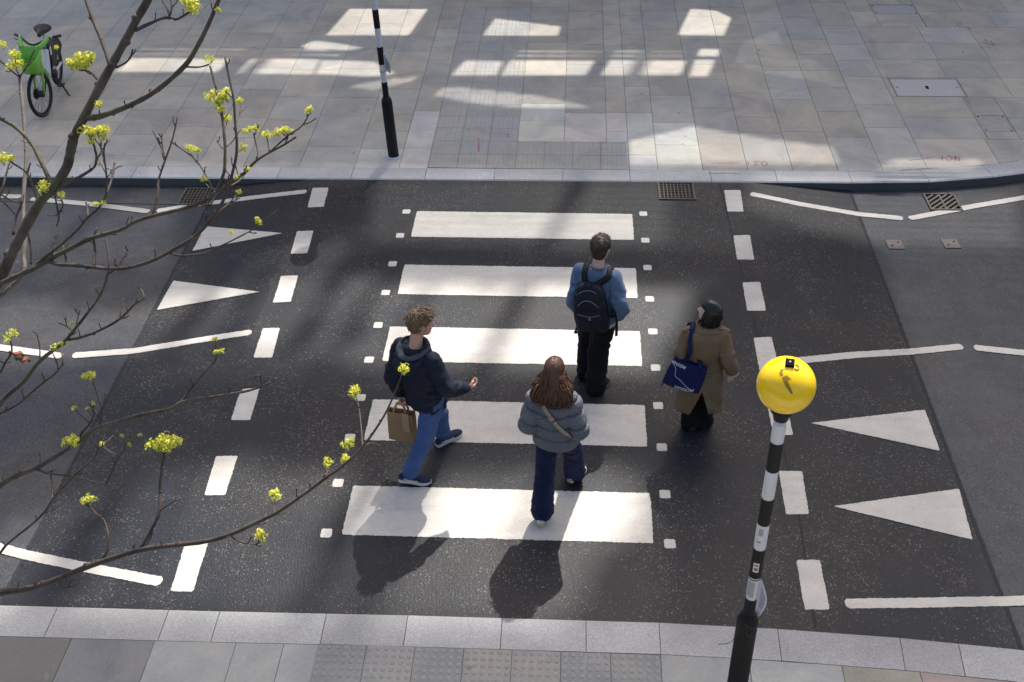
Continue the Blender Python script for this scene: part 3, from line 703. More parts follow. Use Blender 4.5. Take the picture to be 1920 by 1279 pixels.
bm = bmesh.new(); tube(bm, crom([(.02, 0, .985), (-.06, 0, .995), (-.18, 0, .99), (-.27, 0, 1.005), (-.33, 0, 1.0)], 3), [(.018, .015), (.03, .03), (.034, .034), (.036, .036), (.05, .036), (.075, .04), (.10, .045), (.12, .048), (.128, .05), (.125, .05), (.115, .048), (.09, .04), (.05, .02)], 16, ref=Vector((0, 0, 1))); obj('saddle', bm, dk, bk)
bm = bmesh.new()
for s in (-1, 1):
    A = [(XR+(WR+.045)*math.cos(R_(a)), s*.05, WR+(WR+.045)*math.sin(R_(a))) for a in range(15, 160, 9)]; B = [(XR+.12*math.cos(R_(a)), s*.056, WR+.13*math.sin(R_(a))) for a in range(15, 160, 9)]
    va, vb = [bm.verts.new(p) for p in A], [bm.verts.new(p) for p in B]
    for i in range(len(A)-1): bm.faces.new((va[i], va[i+1], vb[i+1], vb[i]))
    if s < 0: pv = va
    else:
        for i in range(len(A)-1): bm.faces.new((pv[i], pv[i+1], va[i+1], va[i]))
obj('mudguard', bm, dk, bk)
bm = bmesh.new(); box(bm, (-.25, 0, .60), (.13, .10, .34), Matrix.Translation((0, 0, 0))); bmesh.ops.bevel(bm, geom=bm.edges[:], offset=.03, segments=3, affect='EDGES'); btt = obj('battery', bm, dk, bk, True)
bm = bmesh.new(); box(bm, (-.24, .052, .66), (.07, .006, .12)); obj('battery_sticker', bm, bwht, btt)
bm = bmesh.new(); tube(bm, [(-.09, .05, .36), (-.09, .11, .36)], .07, 18); tube(bm, [(-.09, -.11, .36), (-.09, .11, .36)], .012, 8)
for s, a in ((1, R_(-50)), (-1, R_(130))): tube(bm, [(-.09, s*.11, .36), (-.09+.17*math.cos(a), s*.12, .36+.17*math.sin(a))], .012, 8)
cr = obj('crank', bm, dk, bk)
bm = bmesh.new()
for s, a in ((1, R_(-50)), (-1, R_(130))): bm = bmesh.new(); box(bm, (-.09+.17*math.cos(a), s*.17, .36+.17*math.sin(a)), (.09, .09, .022)); obj('pedal', bm, dk, cr)
bm = bmesh.new(); tube(bm, [(-.16, .06, .33), (-.10, .22, .012)], .012, 8); tube(bm, [(-.10, .22, .012), (-.06, .25, .008)], .012, 8); tube(bm, [(-.16, -.06, .33), (-.12, -.13, .03)], .012, 8); obj('kickstand', bm, dk, bk)
def text(name, body, size, Mx, m, parent, ext=.0015, bold=0):
    cu = bpy.data.curves.new(name, 'FONT'); cu.body = body; cu.size = size; cu.extrude = ext; cu.align_x = 'CENTER'; cu.align_y = 'CENTER'; cu.offset = bold; cu.resolution_u = 3
    to = bpy.data.objects.new(name, cu); COL.objects.link(to); bpy.context.view_layer.update()
    me = bpy.data.meshes.new_from_object(to.evaluated_get(bpy.context.evaluated_depsgraph_get())); bpy.data.objects.remove(to)
    me.materials.append(m); me.transform(Mx); return link(bpy.data.objects.new(name, me), parent)
for s in (1, -1):                                # lettering on both sides of the down tube
    dirv = (Vector((.12, 0, .45))-Vector((.30, 0, .66))).normalized() if s > 0 else (Vector((.30, 0, .66))-Vector((.12, 0, .45))).normalized()
    nrm = Vector((0, s, 0)).lerp(Vector((.42*1, 0, 0)), .0).normalized(); up_ = nrm.cross(dirv)
    Mx = Matrix((dirv, up_, nrm)).transposed().to_4x4(); Mx.translation = Vector((.20, s*.049, .535))
    text('frame_lettering', 'Lime', .17, Mx, lime, bk, .002, .004)

# ---------------------------------------------------------------- tree with budding branches
def bark(name, a, b, moss=.0):
    k = NM(name, .85, .25); f = k.noise(14, 6, .65, co=k.stretch((1, 1, .5))); g = k.noise(5, 4, .6)
    c = k.mix(k.ramp(f, [(.35, 0), (.7, 1)]), a, b)
    if moss: c = k.mix(k.ramp(g, [(.46, 0), (.62, moss)]), c, (.075, .088, .045))
    c = k.mix(k.ramp(k.noise(60, 3), [(.62, 0), (.75, .35)]), c, (.20, .19, .16))
    k.base(c); k.bump(f, .6, .006); return k.m
bark1, bark2 = bark('bark_mossy', (.045, .034, .028), (.125, .100, .080), .75), bark('bark_twig', (.040, .029, .026), (.105, .080, .069), .2); bark3 = bark('bark_pale', (.10, .085, .075), (.19, .165, .145), .2)
tree = thing('maple_tree', 'bare branched tree on the near pavement with yellow-green flower clusters', 'tree', (-3.3, -3.7, .012))
T0 = Vector(tree.location)
def Dp(px, py): return 4.45 - .95*max(-.3, min(1, px/760)) + .0004*(600-py)
BR = []                                           # built branches: list of (px, py, depth)
def blen(a, b): return math.hypot(a[0]-b[0], a[1]-b[1])
def branch(pts, d0, d1, off=0.0, m=None, root=None, wob=1.0, name='branch'):
    base_d = None
    best = (14, None)
    for L in BR:
        for q in L:
            e = blen(q, pts[0])
            if e < best[0]: best = (e, q)
    sh = (best[1][2]-Dp(*pts[0])) if best[1] else 0
    tot = sum(blen(a, b) for a, b in zip(pts, pts[1:])) or 1; s = 0; P = []; L = []
    for i, p in enumerate(pts):
        if i: s += blen(pts[i-1], p)
        u = s/tot; dd = Dp(*p)+sh*(1-u)+off*u; P.append(Vector((*deep(p[0], p[1], dd), (d0+(d1-d0)*u)/2*dd/F_PX)))
    C4 = crom(P, 4); rr = random.Random(int(pts[0][0]*7+pts[0][1]))
    C3 = [Vector(c[:3])-T0 for c in C4]; rad = [max(.0014, c[3]*1.0)*rr.uniform(.93, 1.1) for c in C4]
    if root is not None:
        r0 = Vector(root)-T0; q = C3[0]; tdir = (C3[1]-C3[0]).normalized(); k = (q-r0).length
        C3 = crom([r0, r0.lerp(q, .5)+Vector((0, 0, .05*k)), q-tdir*.12*k, q], 5)[:-1] + C3; n = len(C3)-len(rad); rad = [rad[0]*(1.9-.9*i/n) for i in range(n)] + rad
    bm = bmesh.new(); tube(bm, C3, rad, 9 if d0 > 5 else 6)
    if d0 > 3:                                       # knots and bud scars
        for i in range(3, len(C3)-1, 4):
            if rr.random() < .55: 
                c, r = C3[i], rad[i]; bmesh.ops.create_icosphere(bm, subdivisions=1, radius=r*rr.uniform(1.1, 1.35), matrix=Matrix.Translation(c+Vector((rr.uniform(-1, 1), rr.uniform(-1, 1), rr.uniform(-1, 1)))*r*.35))
    for a, b in zip(pts, pts[1:]):
        pass
    tot2 = 0; s = 0
    for i in range(len(pts)-1):
        n = max(1, int(blen(pts[i], pts[i+1])/6))
        for j in range(n+1):
            t = j/n; p = (pts[i][0]+(pts[i+1][0]-pts[i][0])*t, pts[i][1]+(pts[i+1][1]-pts[i][1])*t); u = (s+blen(pts[i], pts[i+1])*t)/tot
            L.append((p[0], p[1], Dp(*p)+sh*(1-u)+off*u))
        s += blen(pts[i], pts[i+1])
    BR.append(L)
    # short spur twigs along it
    if wob and d0 > 2.5:
        sb = bm; any_ = False
        for i in range(4, len(C3)-2, 2):
            if rr.random() < .42*wob and (root is None or i > 18):
                c = C3[i]; t = (C3[i+1]-c).normalized(); sd = t.cross(Vector((rr.uniform(-1, 1), rr.uniform(-1, 1), rr.uniform(-1, 1)))).normalized(); dr = (sd*.8+t*.5+Vector((0, 0, .5))).normalized(); ln = rr.uniform(.012, .042)
                e = c+dr*ln+Vector((rr.uniform(-1, 1), rr.uniform(-1, 1), rr.uniform(0, 1)))*ln*.3
                tube(sb, [c, c.lerp(e, .5)+sd*ln*.1, e-dr*ln*.15, e], [.0026, .0018, .0025, .0012], 5); any_ = True
                if rr.random() < .4: e2 = c.lerp(e, .5)+(dr+Vector((rr.uniform(-1, 1), rr.uniform(-1, 1), rr.uniform(-.3, 1)))).normalized()*ln*.6; tube(sb, [c.lerp(e, .5), e2], [.0018, .0014], 5)
    o = obj(name, bm, m or (bark1 if d0 > 7.5 else bark2), tree, True)
    return o
tr = Vector((-3.3, -3.7, 0))
bm = bmesh.new(); tube(bm, crom([(0, 0, -.02), (.02, .03, .5), (-.03, .05, 1.6), (.03, .06, 2.9), (.08, .16, 4.2), (.05, .3, 5.6), (-.1, .5, 7.2)], 4), [.19]+[.15]*3+[.13]*6+[.11]*6+[.085]*5+[.05]*4, 14)
obj('trunk', bm, bark1, tree, True)
TP = lambda z: Vector((-3.28, -3.6, z))
branch([(-70, 640), (-20, 560), (0, 522), (20, 480), (40, 440), (72, 383), (99, 353), (124, 316), (131, 291), (139, 257), (156, 223), (188, 161), (210, 121), (235, 76), (257, 35), (277, 0), (296, -40)], 21, 14, root=TP(3.1), wob=.4)
branch([(158, 222), (185, 219), (220, 207), (255, 192), (296, 168), (346, 124), (370, 87), (390, 47), (410, 0), (418, -25)], 11, 7.5)
branch([(206, 121), (198, 97), (187, 67), (175, 39), (161, 0), (152, -25)], 7.5, 6)
branch([(254, 57), (277, 46), (303, 35), (320, 33), (331, 36), (345, 29), (360, 20)], 7, 4)
branch([(318, 31), (314, 18), (306, 4), (300, -15)], 4, 3); branch([(318, 31), (322, 14), (318, -10)], 3.5, 3)
branch([(97, 348), (91, 333), (74, 297), (59, 269), (30, 239), (0, 222), (-40, 200)], 8.5, 6.5)
branch([(106, 354), (134, 339), (151, 331), (170, 319), (178, 311), (181, 296), (178, 279), (173, 262)], 7, 3.5)
branch([(-75, 600), (-20, 545), (25, 521), (67, 502), (101, 482), (124, 470), (168, 448), (195, 440), (230, 429), (252, 416), (286, 405), (320, 397), (345, 391), (370, 383), (391, 373), (404, 361), (416, 336), (421, 316), (422, 282), (421, 257), (416, 215), (412, 197), (404, 161), (394, 124)], 11, 4.2, root=TP(3.4), off=-.1, wob=.6)
branch([(404, 361), (424, 348), (438, 339), (459, 323), (480, 302), (505, 286), (532, 272), (555, 257)], 6, 3.5)
branch([(505, 286), (518, 274), (543, 252), (562, 240), (572, 228), (579, 214)], 3.5, 2.5)
branch([(91, 490), (110, 496), (134, 497), (175, 501), (202, 504), (242, 502), (292, 486), (336, 462), (370, 440), (404, 402), (419, 375), (429, 349), (438, 316), (443, 291), (444, 265), (441, 232), (438, 185), (429, 143), (422, 108)], 8, 4, off=-.35, m=bark2)
branch([(316, 474), (335, 479), (356, 479), (386, 474), (413, 462), (447, 445), (484, 425), (505, 408), (517, 397)], 4, 2.4)
branch([(64, 505), (76, 489), (104, 467), (124, 450), (146, 430), (165, 407), (185, 390), (198, 368), (200, 345), (199, 322), (196, 300), (195, 282), (197, 268)], 6, 3, off=-.2)
branch([(199, 326), (190, 309), (181, 292)], 3, 2.5); branch([(200, 363), (207, 344), (213, 319), (215, 306)], 4.5, 4); branch([(213, 319), (222, 313), (230, 311)], 2.5, 2)
branch([(183, 296), (190, 285), (188, 272), (192, 262)], 3, 2)
branch([(-60, 590), (0, 556), (20, 538), (40, 519), (46, 500), (44, 480), (47, 452), (44, 417), (44, 366), (48, 316), (49, 282), (47, 257), (44, 215), (40, 176), (37, 145)], 9, 6, off=.3, m=bark3, root=TP(3.7), wob=.5)
branch([(37, 145), (22, 133), (0, 114), (-20, 100)], 3.5, 2.5); branch([(37, 143), (30, 128), (29, 112)], 3, 2); branch([(38, 143), (50, 125), (65, 93)], 3, 2)
branch([(-60, 830), (0, 757), (17, 739), (44, 716), (72, 680), (101, 656), (118, 643), (134, 625), (161, 591), (183, 561), (195, 538), (202, 514), (205, 497), (201, 464), (198, 448)], 10, 3.2, off=-.1, m=bark1, root=TP(2.9), wob=.7)
branch([(128, 637), (151, 633), (190, 618), (225, 598), (252, 571), (262, 565), (269, 559), (267, 548), (260, 538)], 5.5, 3.5); branch([(225, 598), (227, 580), (231, 560)], 3, 2)
branch([(201, 516), (217, 504), (228, 490), (236, 475), (242, 466)], 3, 2)
branch([(-30, 790), (0, 776), (34, 758), (50, 744), (76, 722), (109, 695), (118, 675), (114, 657)], 4.5, 3, root=TP(3.3), off=.1)
branch([(109, 695), (107, 680), (102, 670)], 2.6, 2); branch([(110, 694), (120, 682)], 2.5, 2)
branch([(-60, 950), (0, 911), (30, 892), (67, 878), (101, 858), (134, 838), (151, 826), (168, 811), (187, 801), (218, 791), (262, 779), (320, 766), (341, 754), (380, 747), (420, 741), (460, 734), (484, 727), (508, 717)], 11, 4, m=bark1, root=TP(2.7), wob=.8)
branch([(67, 880), (85, 886), (100, 889), (140, 893), (180, 905), (200, 908), (222, 915), (237, 906)], 4.5, 2.5); branch([(200, 906), (210, 885), (220, 862)], 3.5, 2.5)
branch([(219, 863), (231, 846), (242, 835), (253, 824), (262, 814)], 3, 2); branch([(241, 836), (235, 823), (227, 816)], 2.5, 2); branch([(341, 754), (355, 733), (370, 714), (397, 684), (405, 672), (404, 645)], 4, 2.5); branch([(187, 801), (189, 785), (192, 769), (182, 737), (175, 716), (170, 708)], 4.5, 3); branch([(192, 767), (199, 750), (197, 735)], 3, 2)
branch([(151, 822), (153, 812), (168, 795), (176, 776), (175, 759)], 4.5, 3); branch([(168, 793), (148, 775), (138, 767)], 3, 2.5); branch([(174, 782), (165, 770), (162, 766)], 2.5, 2)
branch([(484, 727), (477, 712), (480, 703)], 3, 2.5); branch([(495, 722), (503, 708), (512, 709)], 2.5, 2)
branch([(-60, 1112), (0, 1110), (41, 1106), (81, 1096), (122, 1080), (163, 1063), (203, 1049), (264, 1031), (320, 1023), (387, 1015), (437, 1000), (487, 977), (521, 960), (571, 926), (615, 893), (640, 876), (680, 838), (720, 780), (745, 725), (753, 702)], 13.5, 3, root=TP(2.4), m=bark2, off=-.1)
branch([(264, 1029), (285, 992), (299, 958), (300, 911), (305, 865), (308, 845)], 6.5, 4.5); branch([(299, 958), (325, 940), (338, 935)], 3.5, 2.5); branch([(325, 940), (322, 925), (322, 918)], 2.5, 2); branch([(285, 992), (284, 1005), (275, 1022)], 3, 2.5)
branch([(180, 1057), (199, 1037), (203, 1006), (195, 976), (183, 966), (171, 953), (160, 946)], 5.5, 3); branch([(203, 1006), (213, 985)], 3, 2.5)
branch([(-20, 1055), (0, 1037), (16, 1018), (61, 982), (85, 958), (98, 937), (122, 909), (150, 882), (177, 858), (187, 838), (210, 850)], 5, 3, off=-.15, root=TP(2.6)); branch([(98, 937), (97, 900), (92, 888)], 4, 3); branch([(85, 962), (106, 954)], 2.5, 2)
branch([(187, 838), (200, 828), (215, 815)], 3, 2); branch([(680, 838), (677, 800), (673, 765), (667, 743)], 3.2, 2.4); branch([(680, 838), (695, 831), (712, 836)], 3, 2)
branch([(650, 868), (652, 850)], 3, 2); branch([(430, 1003), (450, 1016), (478, 1020), (490, 1015)], 3, 2.5); branch([(515, 963), (516, 940)], 3, 2.5)
branch([(117, 1082), (112, 1096), (125, 1102), (133, 1090)], 3, 2); branch([(33, 1106), (35, 1090)], 3.5, 2.5); branch([(612, 893), (615, 876)], 3, 2.5)
branch([(286, 404), (296, 363), (297, 339), (309, 302), (323, 262), (333, 218)], 5, 3); branch([(309, 296), (300, 272), (286, 245)], 3, 2.2); branch([(308, 290), (304, 270), (303, 250)], 2.6, 2)
branch([(402, 361), (383, 323), (366, 299), (350, 286), (319, 265)], 4, 2.4); branch([(366, 300), (358, 288)], 3, 2); branch([(370, 302), (371, 290)], 3, 2); branch([(398, 358), (386, 345)], 3, 2)
branch([(188, 156), (175, 141), (165, 134), (151, 131)], 5, 3.5); branch([(218, 127), (235, 118), (245, 106), (249, 92)], 4, 3); branch([(243, 108), (252, 98), (254, 92)], 3, 2)
branch([(346, 125), (373, 126), (392, 121)], 4, 3); branch([(187, 224), (186, 205)], 3, 2); branch([(72, 383), (67, 366), (60, 346), (50, 324), (25, 307), (8, 296)], 5, 3); branch([(52, 324), (55, 312), (57, 306)], 4, 3)
branch([(-20, 380), (0, 366), (8, 340), (14, 318), (18, 305)], 5, 3, off=.1); branch([(-15, 390), (0, 375), (28, 402)], 3.5, 3); branch([(-20, 360), (0, 365), (20, 375), (40, 382)], 3.5, 3); branch([(25, 440), (29, 410), (40, 383), (42, 378)], 6, 4)
branch([(533, 272), (540, 258), (538, 250)], 2.6, 2); branch([(505, 284), (502, 266), (500, 258)], 2.6, 2); branch([(482, 300), (483, 285), (478, 262), (475, 250)], 3, 2.2); branch([(421, 282), (412, 272), (406, 264)], 2.6, 2); branch([(423, 276), (436, 265), (450, 245), (459, 250)], 2.8, 2); branch([(443, 290), (452, 280)], 2.6, 2); branch([(441, 232), (448, 220), (451, 200)], 3, 2.2); branch([(449, 212), (462, 200)], 2.5, 2); branch([(430, 350), (447, 340), (458, 328), (465, 320)], 3.4, 2.5); branch([(404, 402), (425, 385), (438, 372), (446, 362)], 3.2, 2.3); branch([(418, 252), (424, 236), (425, 226)], 2.5, 2)
branch([(175, 501), (178, 470), (176, 445), (182, 428)], 6, 3.5); branch([(125, 497), (122, 478), (118, 462)], 4, 3); branch([(101, 481), (103, 458), (108, 440)], 4, 3); branch([(58, 495), (58, 470), (53, 440)], 4, 3.4); branch([(104, 350), (104, 370), (108, 395), (110, 410), (106, 425)], 3.6, 3); branch([(110, 402), (118, 385), (114, 372)], 3, 2.5)
branch([(165, 406), (164, 392), (161, 380)], 4, 3); branch([(0, 700), (10, 680), (22, 660), (20, 640)], 4.5, 3.2, off=-.1); branch([(-10, 670), (8, 680), (20, 665)], 4, 3); branch([(72, 680), (75, 660), (70, 630), (62, 622)], 3, 2); branch([(140, 622), (145, 600), (150, 582)], 2.8, 2); branch([(136, 622), (125, 612), (110, 606)], 3, 2)
# flower clusters: umbels of small five-petalled flowers
flm = NM('maple_flower', .6, .3); ff = flm.noise(90, 2); flm.base(flm.mix(ff, (.68, .68, .05), (.84, .80, .16))); flm.b.inputs['Subsurface Weight'].default_value = .0
lfm = plain('young_leaf', (.22, .32, .05), .5, .4, .3, 40, .1); stm = plain('flower_stalk', (.30, .36, .05), .6, .3, .2, 30, 0)
def umbel(seed, n=80, leafy=False, lobes=5):
    r = random.Random(seed); bm = bmesh.new(); LB_ = []
    for i in range(lobes):
        th = math.acos(1-1.25*(i+.5)/lobes); ph = i*2.4+r.uniform(-.4, .4); LB_.append((Vector((math.sin(th)*math.cos(ph), math.sin(th)*math.sin(ph), math.cos(th)*.7))*r.uniform(.22, .36), r.uniform(.17, .26)))
    for i in range(n):
        lc, lr = LB_[i % lobes]; d = Vector((r.gauss(0, 1), r.gauss(0, 1), r.gauss(.25, 1))).normalized(); c = lc+d*lr*r.uniform(.55, 1.15); b0 = lc*.35+Vector((0, 0, -.12))
        if r.random() < .5: tube(bm, [Vector((0, 0, -.38)), b0, c], [.016, .012, .007], 4, mi=1)
        s, u = frame(d, Vector((r.uniform(-1, 1), r.uniform(-1, 1), .3))); rr = r.uniform(.050, .085); w0 = r.uniform(0, 6)
        for k in range(5):
            a = w0+k*1.2566; e = (s*math.cos(a)+u*math.sin(a)); f = -s*math.sin(a)+u*math.cos(a); li = r.uniform(.0, .9)
            q = [c, c+e*rr*.6+f*rr*.30+d*rr*.2*li, c+e*rr*1.25+d*rr*li, c+e*rr*.6-f*rr*.30+d*rr*.2*li]
            bm.faces.new([bm.verts.new(p) for p in q])
    if leafy:
        for k in range(6):
            a = r.uniform(0, 6.283); e = Vector((math.cos(a), math.sin(a), .75)); f = Vector((-math.sin(a), math.cos(a), 0)); b0 = Vector((0, 0, -.3)); ln = r.uniform(.4, .65)
            fc = bm.faces.new([bm.verts.new(p) for p in (b0, b0+e*ln*.5+f*.12, b0+e*ln+Vector((0, 0, -.05)), b0+e*ln*.5-f*.12)]); fc.material_index = 2
    me = bpy.data.meshes.new('flower_cluster'); bm.to_mesh(me); bm.free()
    for m_ in (flm.m, stm, lfm): me.materials.append(m_)
    return me
UM = [umbel(1, 120, lobes=6), umbel(2, 130, lobes=8), umbel(3, 100, lobes=5), umbel(4, 36, True, 3)]
CL = [(350, 6, 24), (364, 14, 24), (357, 20, 18), (410, 20, 11), (135, 121, 22), (152, 113, 28), (168, 110, 24), (160, 124, 18), (145, 128, 16), (394, 111, 20, 3), (186, 197, 15), (396, 181, 24), (408, 190, 20), (421, 181, 26), (412, 205, 19), (450, 190, 15), (426, 223, 15), (160, 244, 20), (172, 252, 22), (184, 246, 18), (197, 245, 22), (192, 258, 16), (172, 266, 14), (355, 279, 17), (370, 283, 14), (580, 208, 16), (469, 243, 13), (480, 243, 14), (460, 247, 12), (499, 254, 18), (519, 251, 16), (531, 245, 15), (542, 246, 14), (455, 279, 15), (465, 318, 10), (383, 337, 13), (446, 331, 11, 3), (82, 351, 22), (116, 366, 13), (447, 360, 10), (180, 383, 10), (194, 381, 10), (486, 418, 12), (482, 410, 8), (434, 437, 11), (4, 300, 22), (20, 298, 16), (24, 123, 20), (36, 120, 18), (27, 104, 19), (3, 83, 14), (8, 88, 10), (16, 632, 20, 3), (25, 625, 15), (403, 637, 11), (406, 661, 11), (417, 658, 9), (160, 707, 14), (171, 704, 14), (124, 829, 17), (138, 824, 20), (142, 834, 12), (289, 834, 24), (306, 828, 28), (322, 830, 26), (300, 842, 20), (335, 828, 16), (314, 840, 20), (166, 938, 23), (755, 694, 21), (665, 735, 21), (647, 836, 16), (657, 829, 18), (648, 861, 17), (614, 868, 18), (515, 927, 22), (487, 1004, 20), (494, 1016, 9), (105, 650, 17, 3), (118, 644, 14, 3), (132, 607, 10, 3), (105, 90, 9), (175, 757, 8, 3), (163, 766, 7, 3), (138, 766, 9, 3), (228, 817, 8, 3), (262, 816, 8, 3), (243, 833, 8, 3), (191, 833, 9)]
rc = random.Random(8)
for i, c in enumerate(CL):
    best = min((blen(q, c), q[2]) for L in BR for q in L)
    dd = best[1] if best[0] < 40 else Dp(c[0], c[1])
    me = UM[c[3] if len(c) > 3 else i % 3]; o = bpy.data.objects.new('flower_cluster', me); link(o, tree); s = c[2]*1.34*dd/F_PX
    o.location = deep(c[0], c[1], dd-.01)-T0; o.scale = (s, s, s); o.rotation_euler = (rc.uniform(-.5, .5), rc.uniform(-.5, .5), rc.uniform(0, 6))
# two shrivelled brown leaves from last year
bm = bmesh.new()
for c, a in (((30, 664), .3), ((42, 675), 0)):
    p = deep(c[0], c[1], 4.2)-T0; G = [[bm.verts.new(p+rg2*((i-3)*.009)*(1)+up2*((j-1)*.013*(1-abs(i-3)/4.2)+.006*math.sin(i*1.7+a))+fwd*(.012*math.sin(j*2+i))) for j in range(3)] for i in range(7)]
    for A, B in zip(G, G[1:]):
        for j in range(2): bm.faces.new((A[j], B[j], B[j+1], A[j+1]))
o = obj('dead_leaf', bm, plain('dead_leaf', (.22, .085, .04), .7, .3, .3, 60, .2), tree, True); md = o.modifiers.new('s', 'SOLIDIFY'); md.thickness = .002
# ---------------------------------------------------------------- people
from mathutils.bvhtree import BVHTree
V = Vector
def fuse(bm, voxel, smooth=4, fac=.5):             # joins overlapping closed shapes into one continuous skin
    bmesh.ops.recalc_face_normals(bm, faces=bm.faces[:])
    me = bpy.data.meshes.new('tmp'); bm.to_mesh(me); bm.free(); o = bpy.data.objects.new('tmp', me); COL.objects.link(o)
    r = o.modifiers.new('r', 'REMESH'); r.mode = 'VOXEL'; r.voxel_size = voxel; r.use_smooth_shade = True
    if smooth: s = o.modifiers.new('s', 'SMOOTH'); s.iterations = smooth; s.factor = fac
    bpy.context.view_layer.update()
    m2 = bpy.data.meshes.new_from_object(o.evaluated_get(bpy.context.evaluated_depsgraph_get())); bpy.data.objects.remove(o); bpy.data.meshes.remove(me)
    out = bmesh.new(); out.from_mesh(m2); bpy.data.meshes.remove(m2); bm = out; bm.normal_update(); return bm
def azv(az): a = R_(az); return V((math.sin(a), math.cos(a), 0)), V((math.cos(a), -math.sin(a), 0))     # forward, right
def rings(bm, R, n=28, e=2.3):
    """R: (centre, half width, half depth, azimuth [, forward tilt])"""
    L = []
    for r in R:
        c, a, b, az = V(r[0]), r[1], r[2], r[3]; f, s = azv(az); up = V((0, 0, 1))
        if len(r) > 4: q = Matrix.Rotation(-R_(r[4]), 3, s); f = q @ f
        ring = []
        for i in range(n):
            t = 2*math.pi*i/n; ct, st_ = math.cos(t), math.sin(t); k = (abs(ct)**e+abs(st_)**e)**(-1/e)
            ring.append(bm.verts.new(c+s*a*ct*k+f*b*st_*k))
        L.append(ring)
    for A, B in zip(L, L[1:]):
        for i in range(n): bm.faces.new((A[i], A[(i+1) % n], B[(i+1) % n], B[i]))
    bm.faces.new(L[0][::-1]); bm.faces.new(L[-1])
def limb(bm, pts, rad, n=16, sub=4, balls=True):
    k = [V((*p, r if not hasattr(r, '__len__') else r[0])) for p, r in zip(pts, rad)]
    C = crom(k, sub); tube(bm, [c[:3] for c in C], [max(.003, c[3]) for c in C], n)
    if balls:
        for p, r in ((pts[0], rad[0]), (pts[-1], rad[-1])): bmesh.ops.create_uvsphere(bm, u_segments=14, v_segments=10, radius=r*.98, matrix=Matrix.Translation(V(p)))
def ball(bm, c, s, Mx=None, seg=16):
    m = Matrix.Translation(V(c)) @ Matrix.Diagonal((*s, 1))
    bmesh.ops.create_uvsphere(bm, u_segments=seg, v_segments=seg*2//3, radius=1, matrix=(Mx @ m) if Mx else m)
def disp(bm, fn):
    bm.normal_update(); mv = [(v, v.normal*fn(v.co, v.normal)) for v in bm.verts]
    for v, d in mv: v.co += d
    bm.normal_update()
def ns(p, f, o=0): return noise.noise(V((p.x*f+o, p.y*f+o*1.7, p.z*f-o)))
def folds(amp, f, zs=2.2, o=0):                    # cloth folds: ridged, stretched noise
    def fn(p, n):
        q = V((p.x*f+o, p.y*f, p.z*f*zs)); q += V((noise.noise(q*.6+V((3, 1, o))), noise.noise(q*.6+V((9, 4, o))), noise.noise(q*.6)))*.7
        return amp*((.5-abs(noise.noise(q)))*1.3 + .5*noise.noise(q*2.1))
    return fn
def cutz(bm, z, above=True):                       # removes what lies above / below a level
    bmesh.ops.bisect_plane(bm, geom=bm.verts[:]+bm.edges[:]+bm.faces[:], plane_co=(0, 0, z), plane_no=(0, 0, 1), clear_outer=above, clear_inner=not above)
class Person:
    def __init__(s, label, c): s.o = thing('person', label, 'person', (c[0], c[1], c[2] if len(c) > 2 else 0), 0, 'pedestrians on the zebra crossing'); s.c = V(s.o.location)
    def add(s, name, bm, m, parent=None, solid=0, smooth=True, root=None):
        for v in bm.verts: v.co -= s.c
        o = obj(name, bm, m, parent or s.o, smooth)
        if solid: md = o.modifiers.new('s', 'SOLIDIFY'); md.thickness = solid; md.offset = 0
        return o
def bvh(bm): return BVHTree.FromBMesh(bm)
def ribbon(tree_, pts, wd, off=.004, th=.004, sub=6, snap=True, axis=None, keep=(), smooth_=True):
    C = crom(pts, sub); bm = bmesh.new(); P = []; N = []
    for i, c in enumerate(C):
        c = V(c)
        if snap:
            h, n, _, d = tree_.find_nearest(c)
            if d < .09 and not any(a <= i/(len(C)-1) <= b for a, b in keep): c = h+n*off; nn = n
            else: nn = (axis or n)
        else: nn = axis
        P.append(c); N.append(V(nn))
    for _ in range(6 if smooth_ else 1): P = [P[0]]+[(P[i-1]+P[i]*2+P[i+1])/4 for i in range(1, len(P)-1)]+[P[-1]]
    for _ in range(2): N = [(N[max(0, i-1)]+N[i]*2+N[min(len(N)-1, i+1)]).normalized() for i in range(len(N))]
    R1 = []
    for i, p in enumerate(P):
        t = (P[min(i+1, len(P)-1)]-P[max(0, i-1)]).normalized(); s = t.cross(N[i]).normalized(); n = s.cross(t)
        R1.append([bm.verts.new(q) for q in (p+s*wd/2, p-s*wd/2, p-s*wd/2+n*th, p+s*wd/2+n*th)])
    for A, B in zip(R1, R1[1:]):
        for j in range(4): bm.faces.new((A[j], A[(j+1) % 4], B[(j+1) % 4], B[j]))
    bm.faces.new(R1[0][::-1]); bm.faces.new(R1[-1]); bmesh.ops.recalc_face_normals(bm, faces=bm.faces[:]); return bm

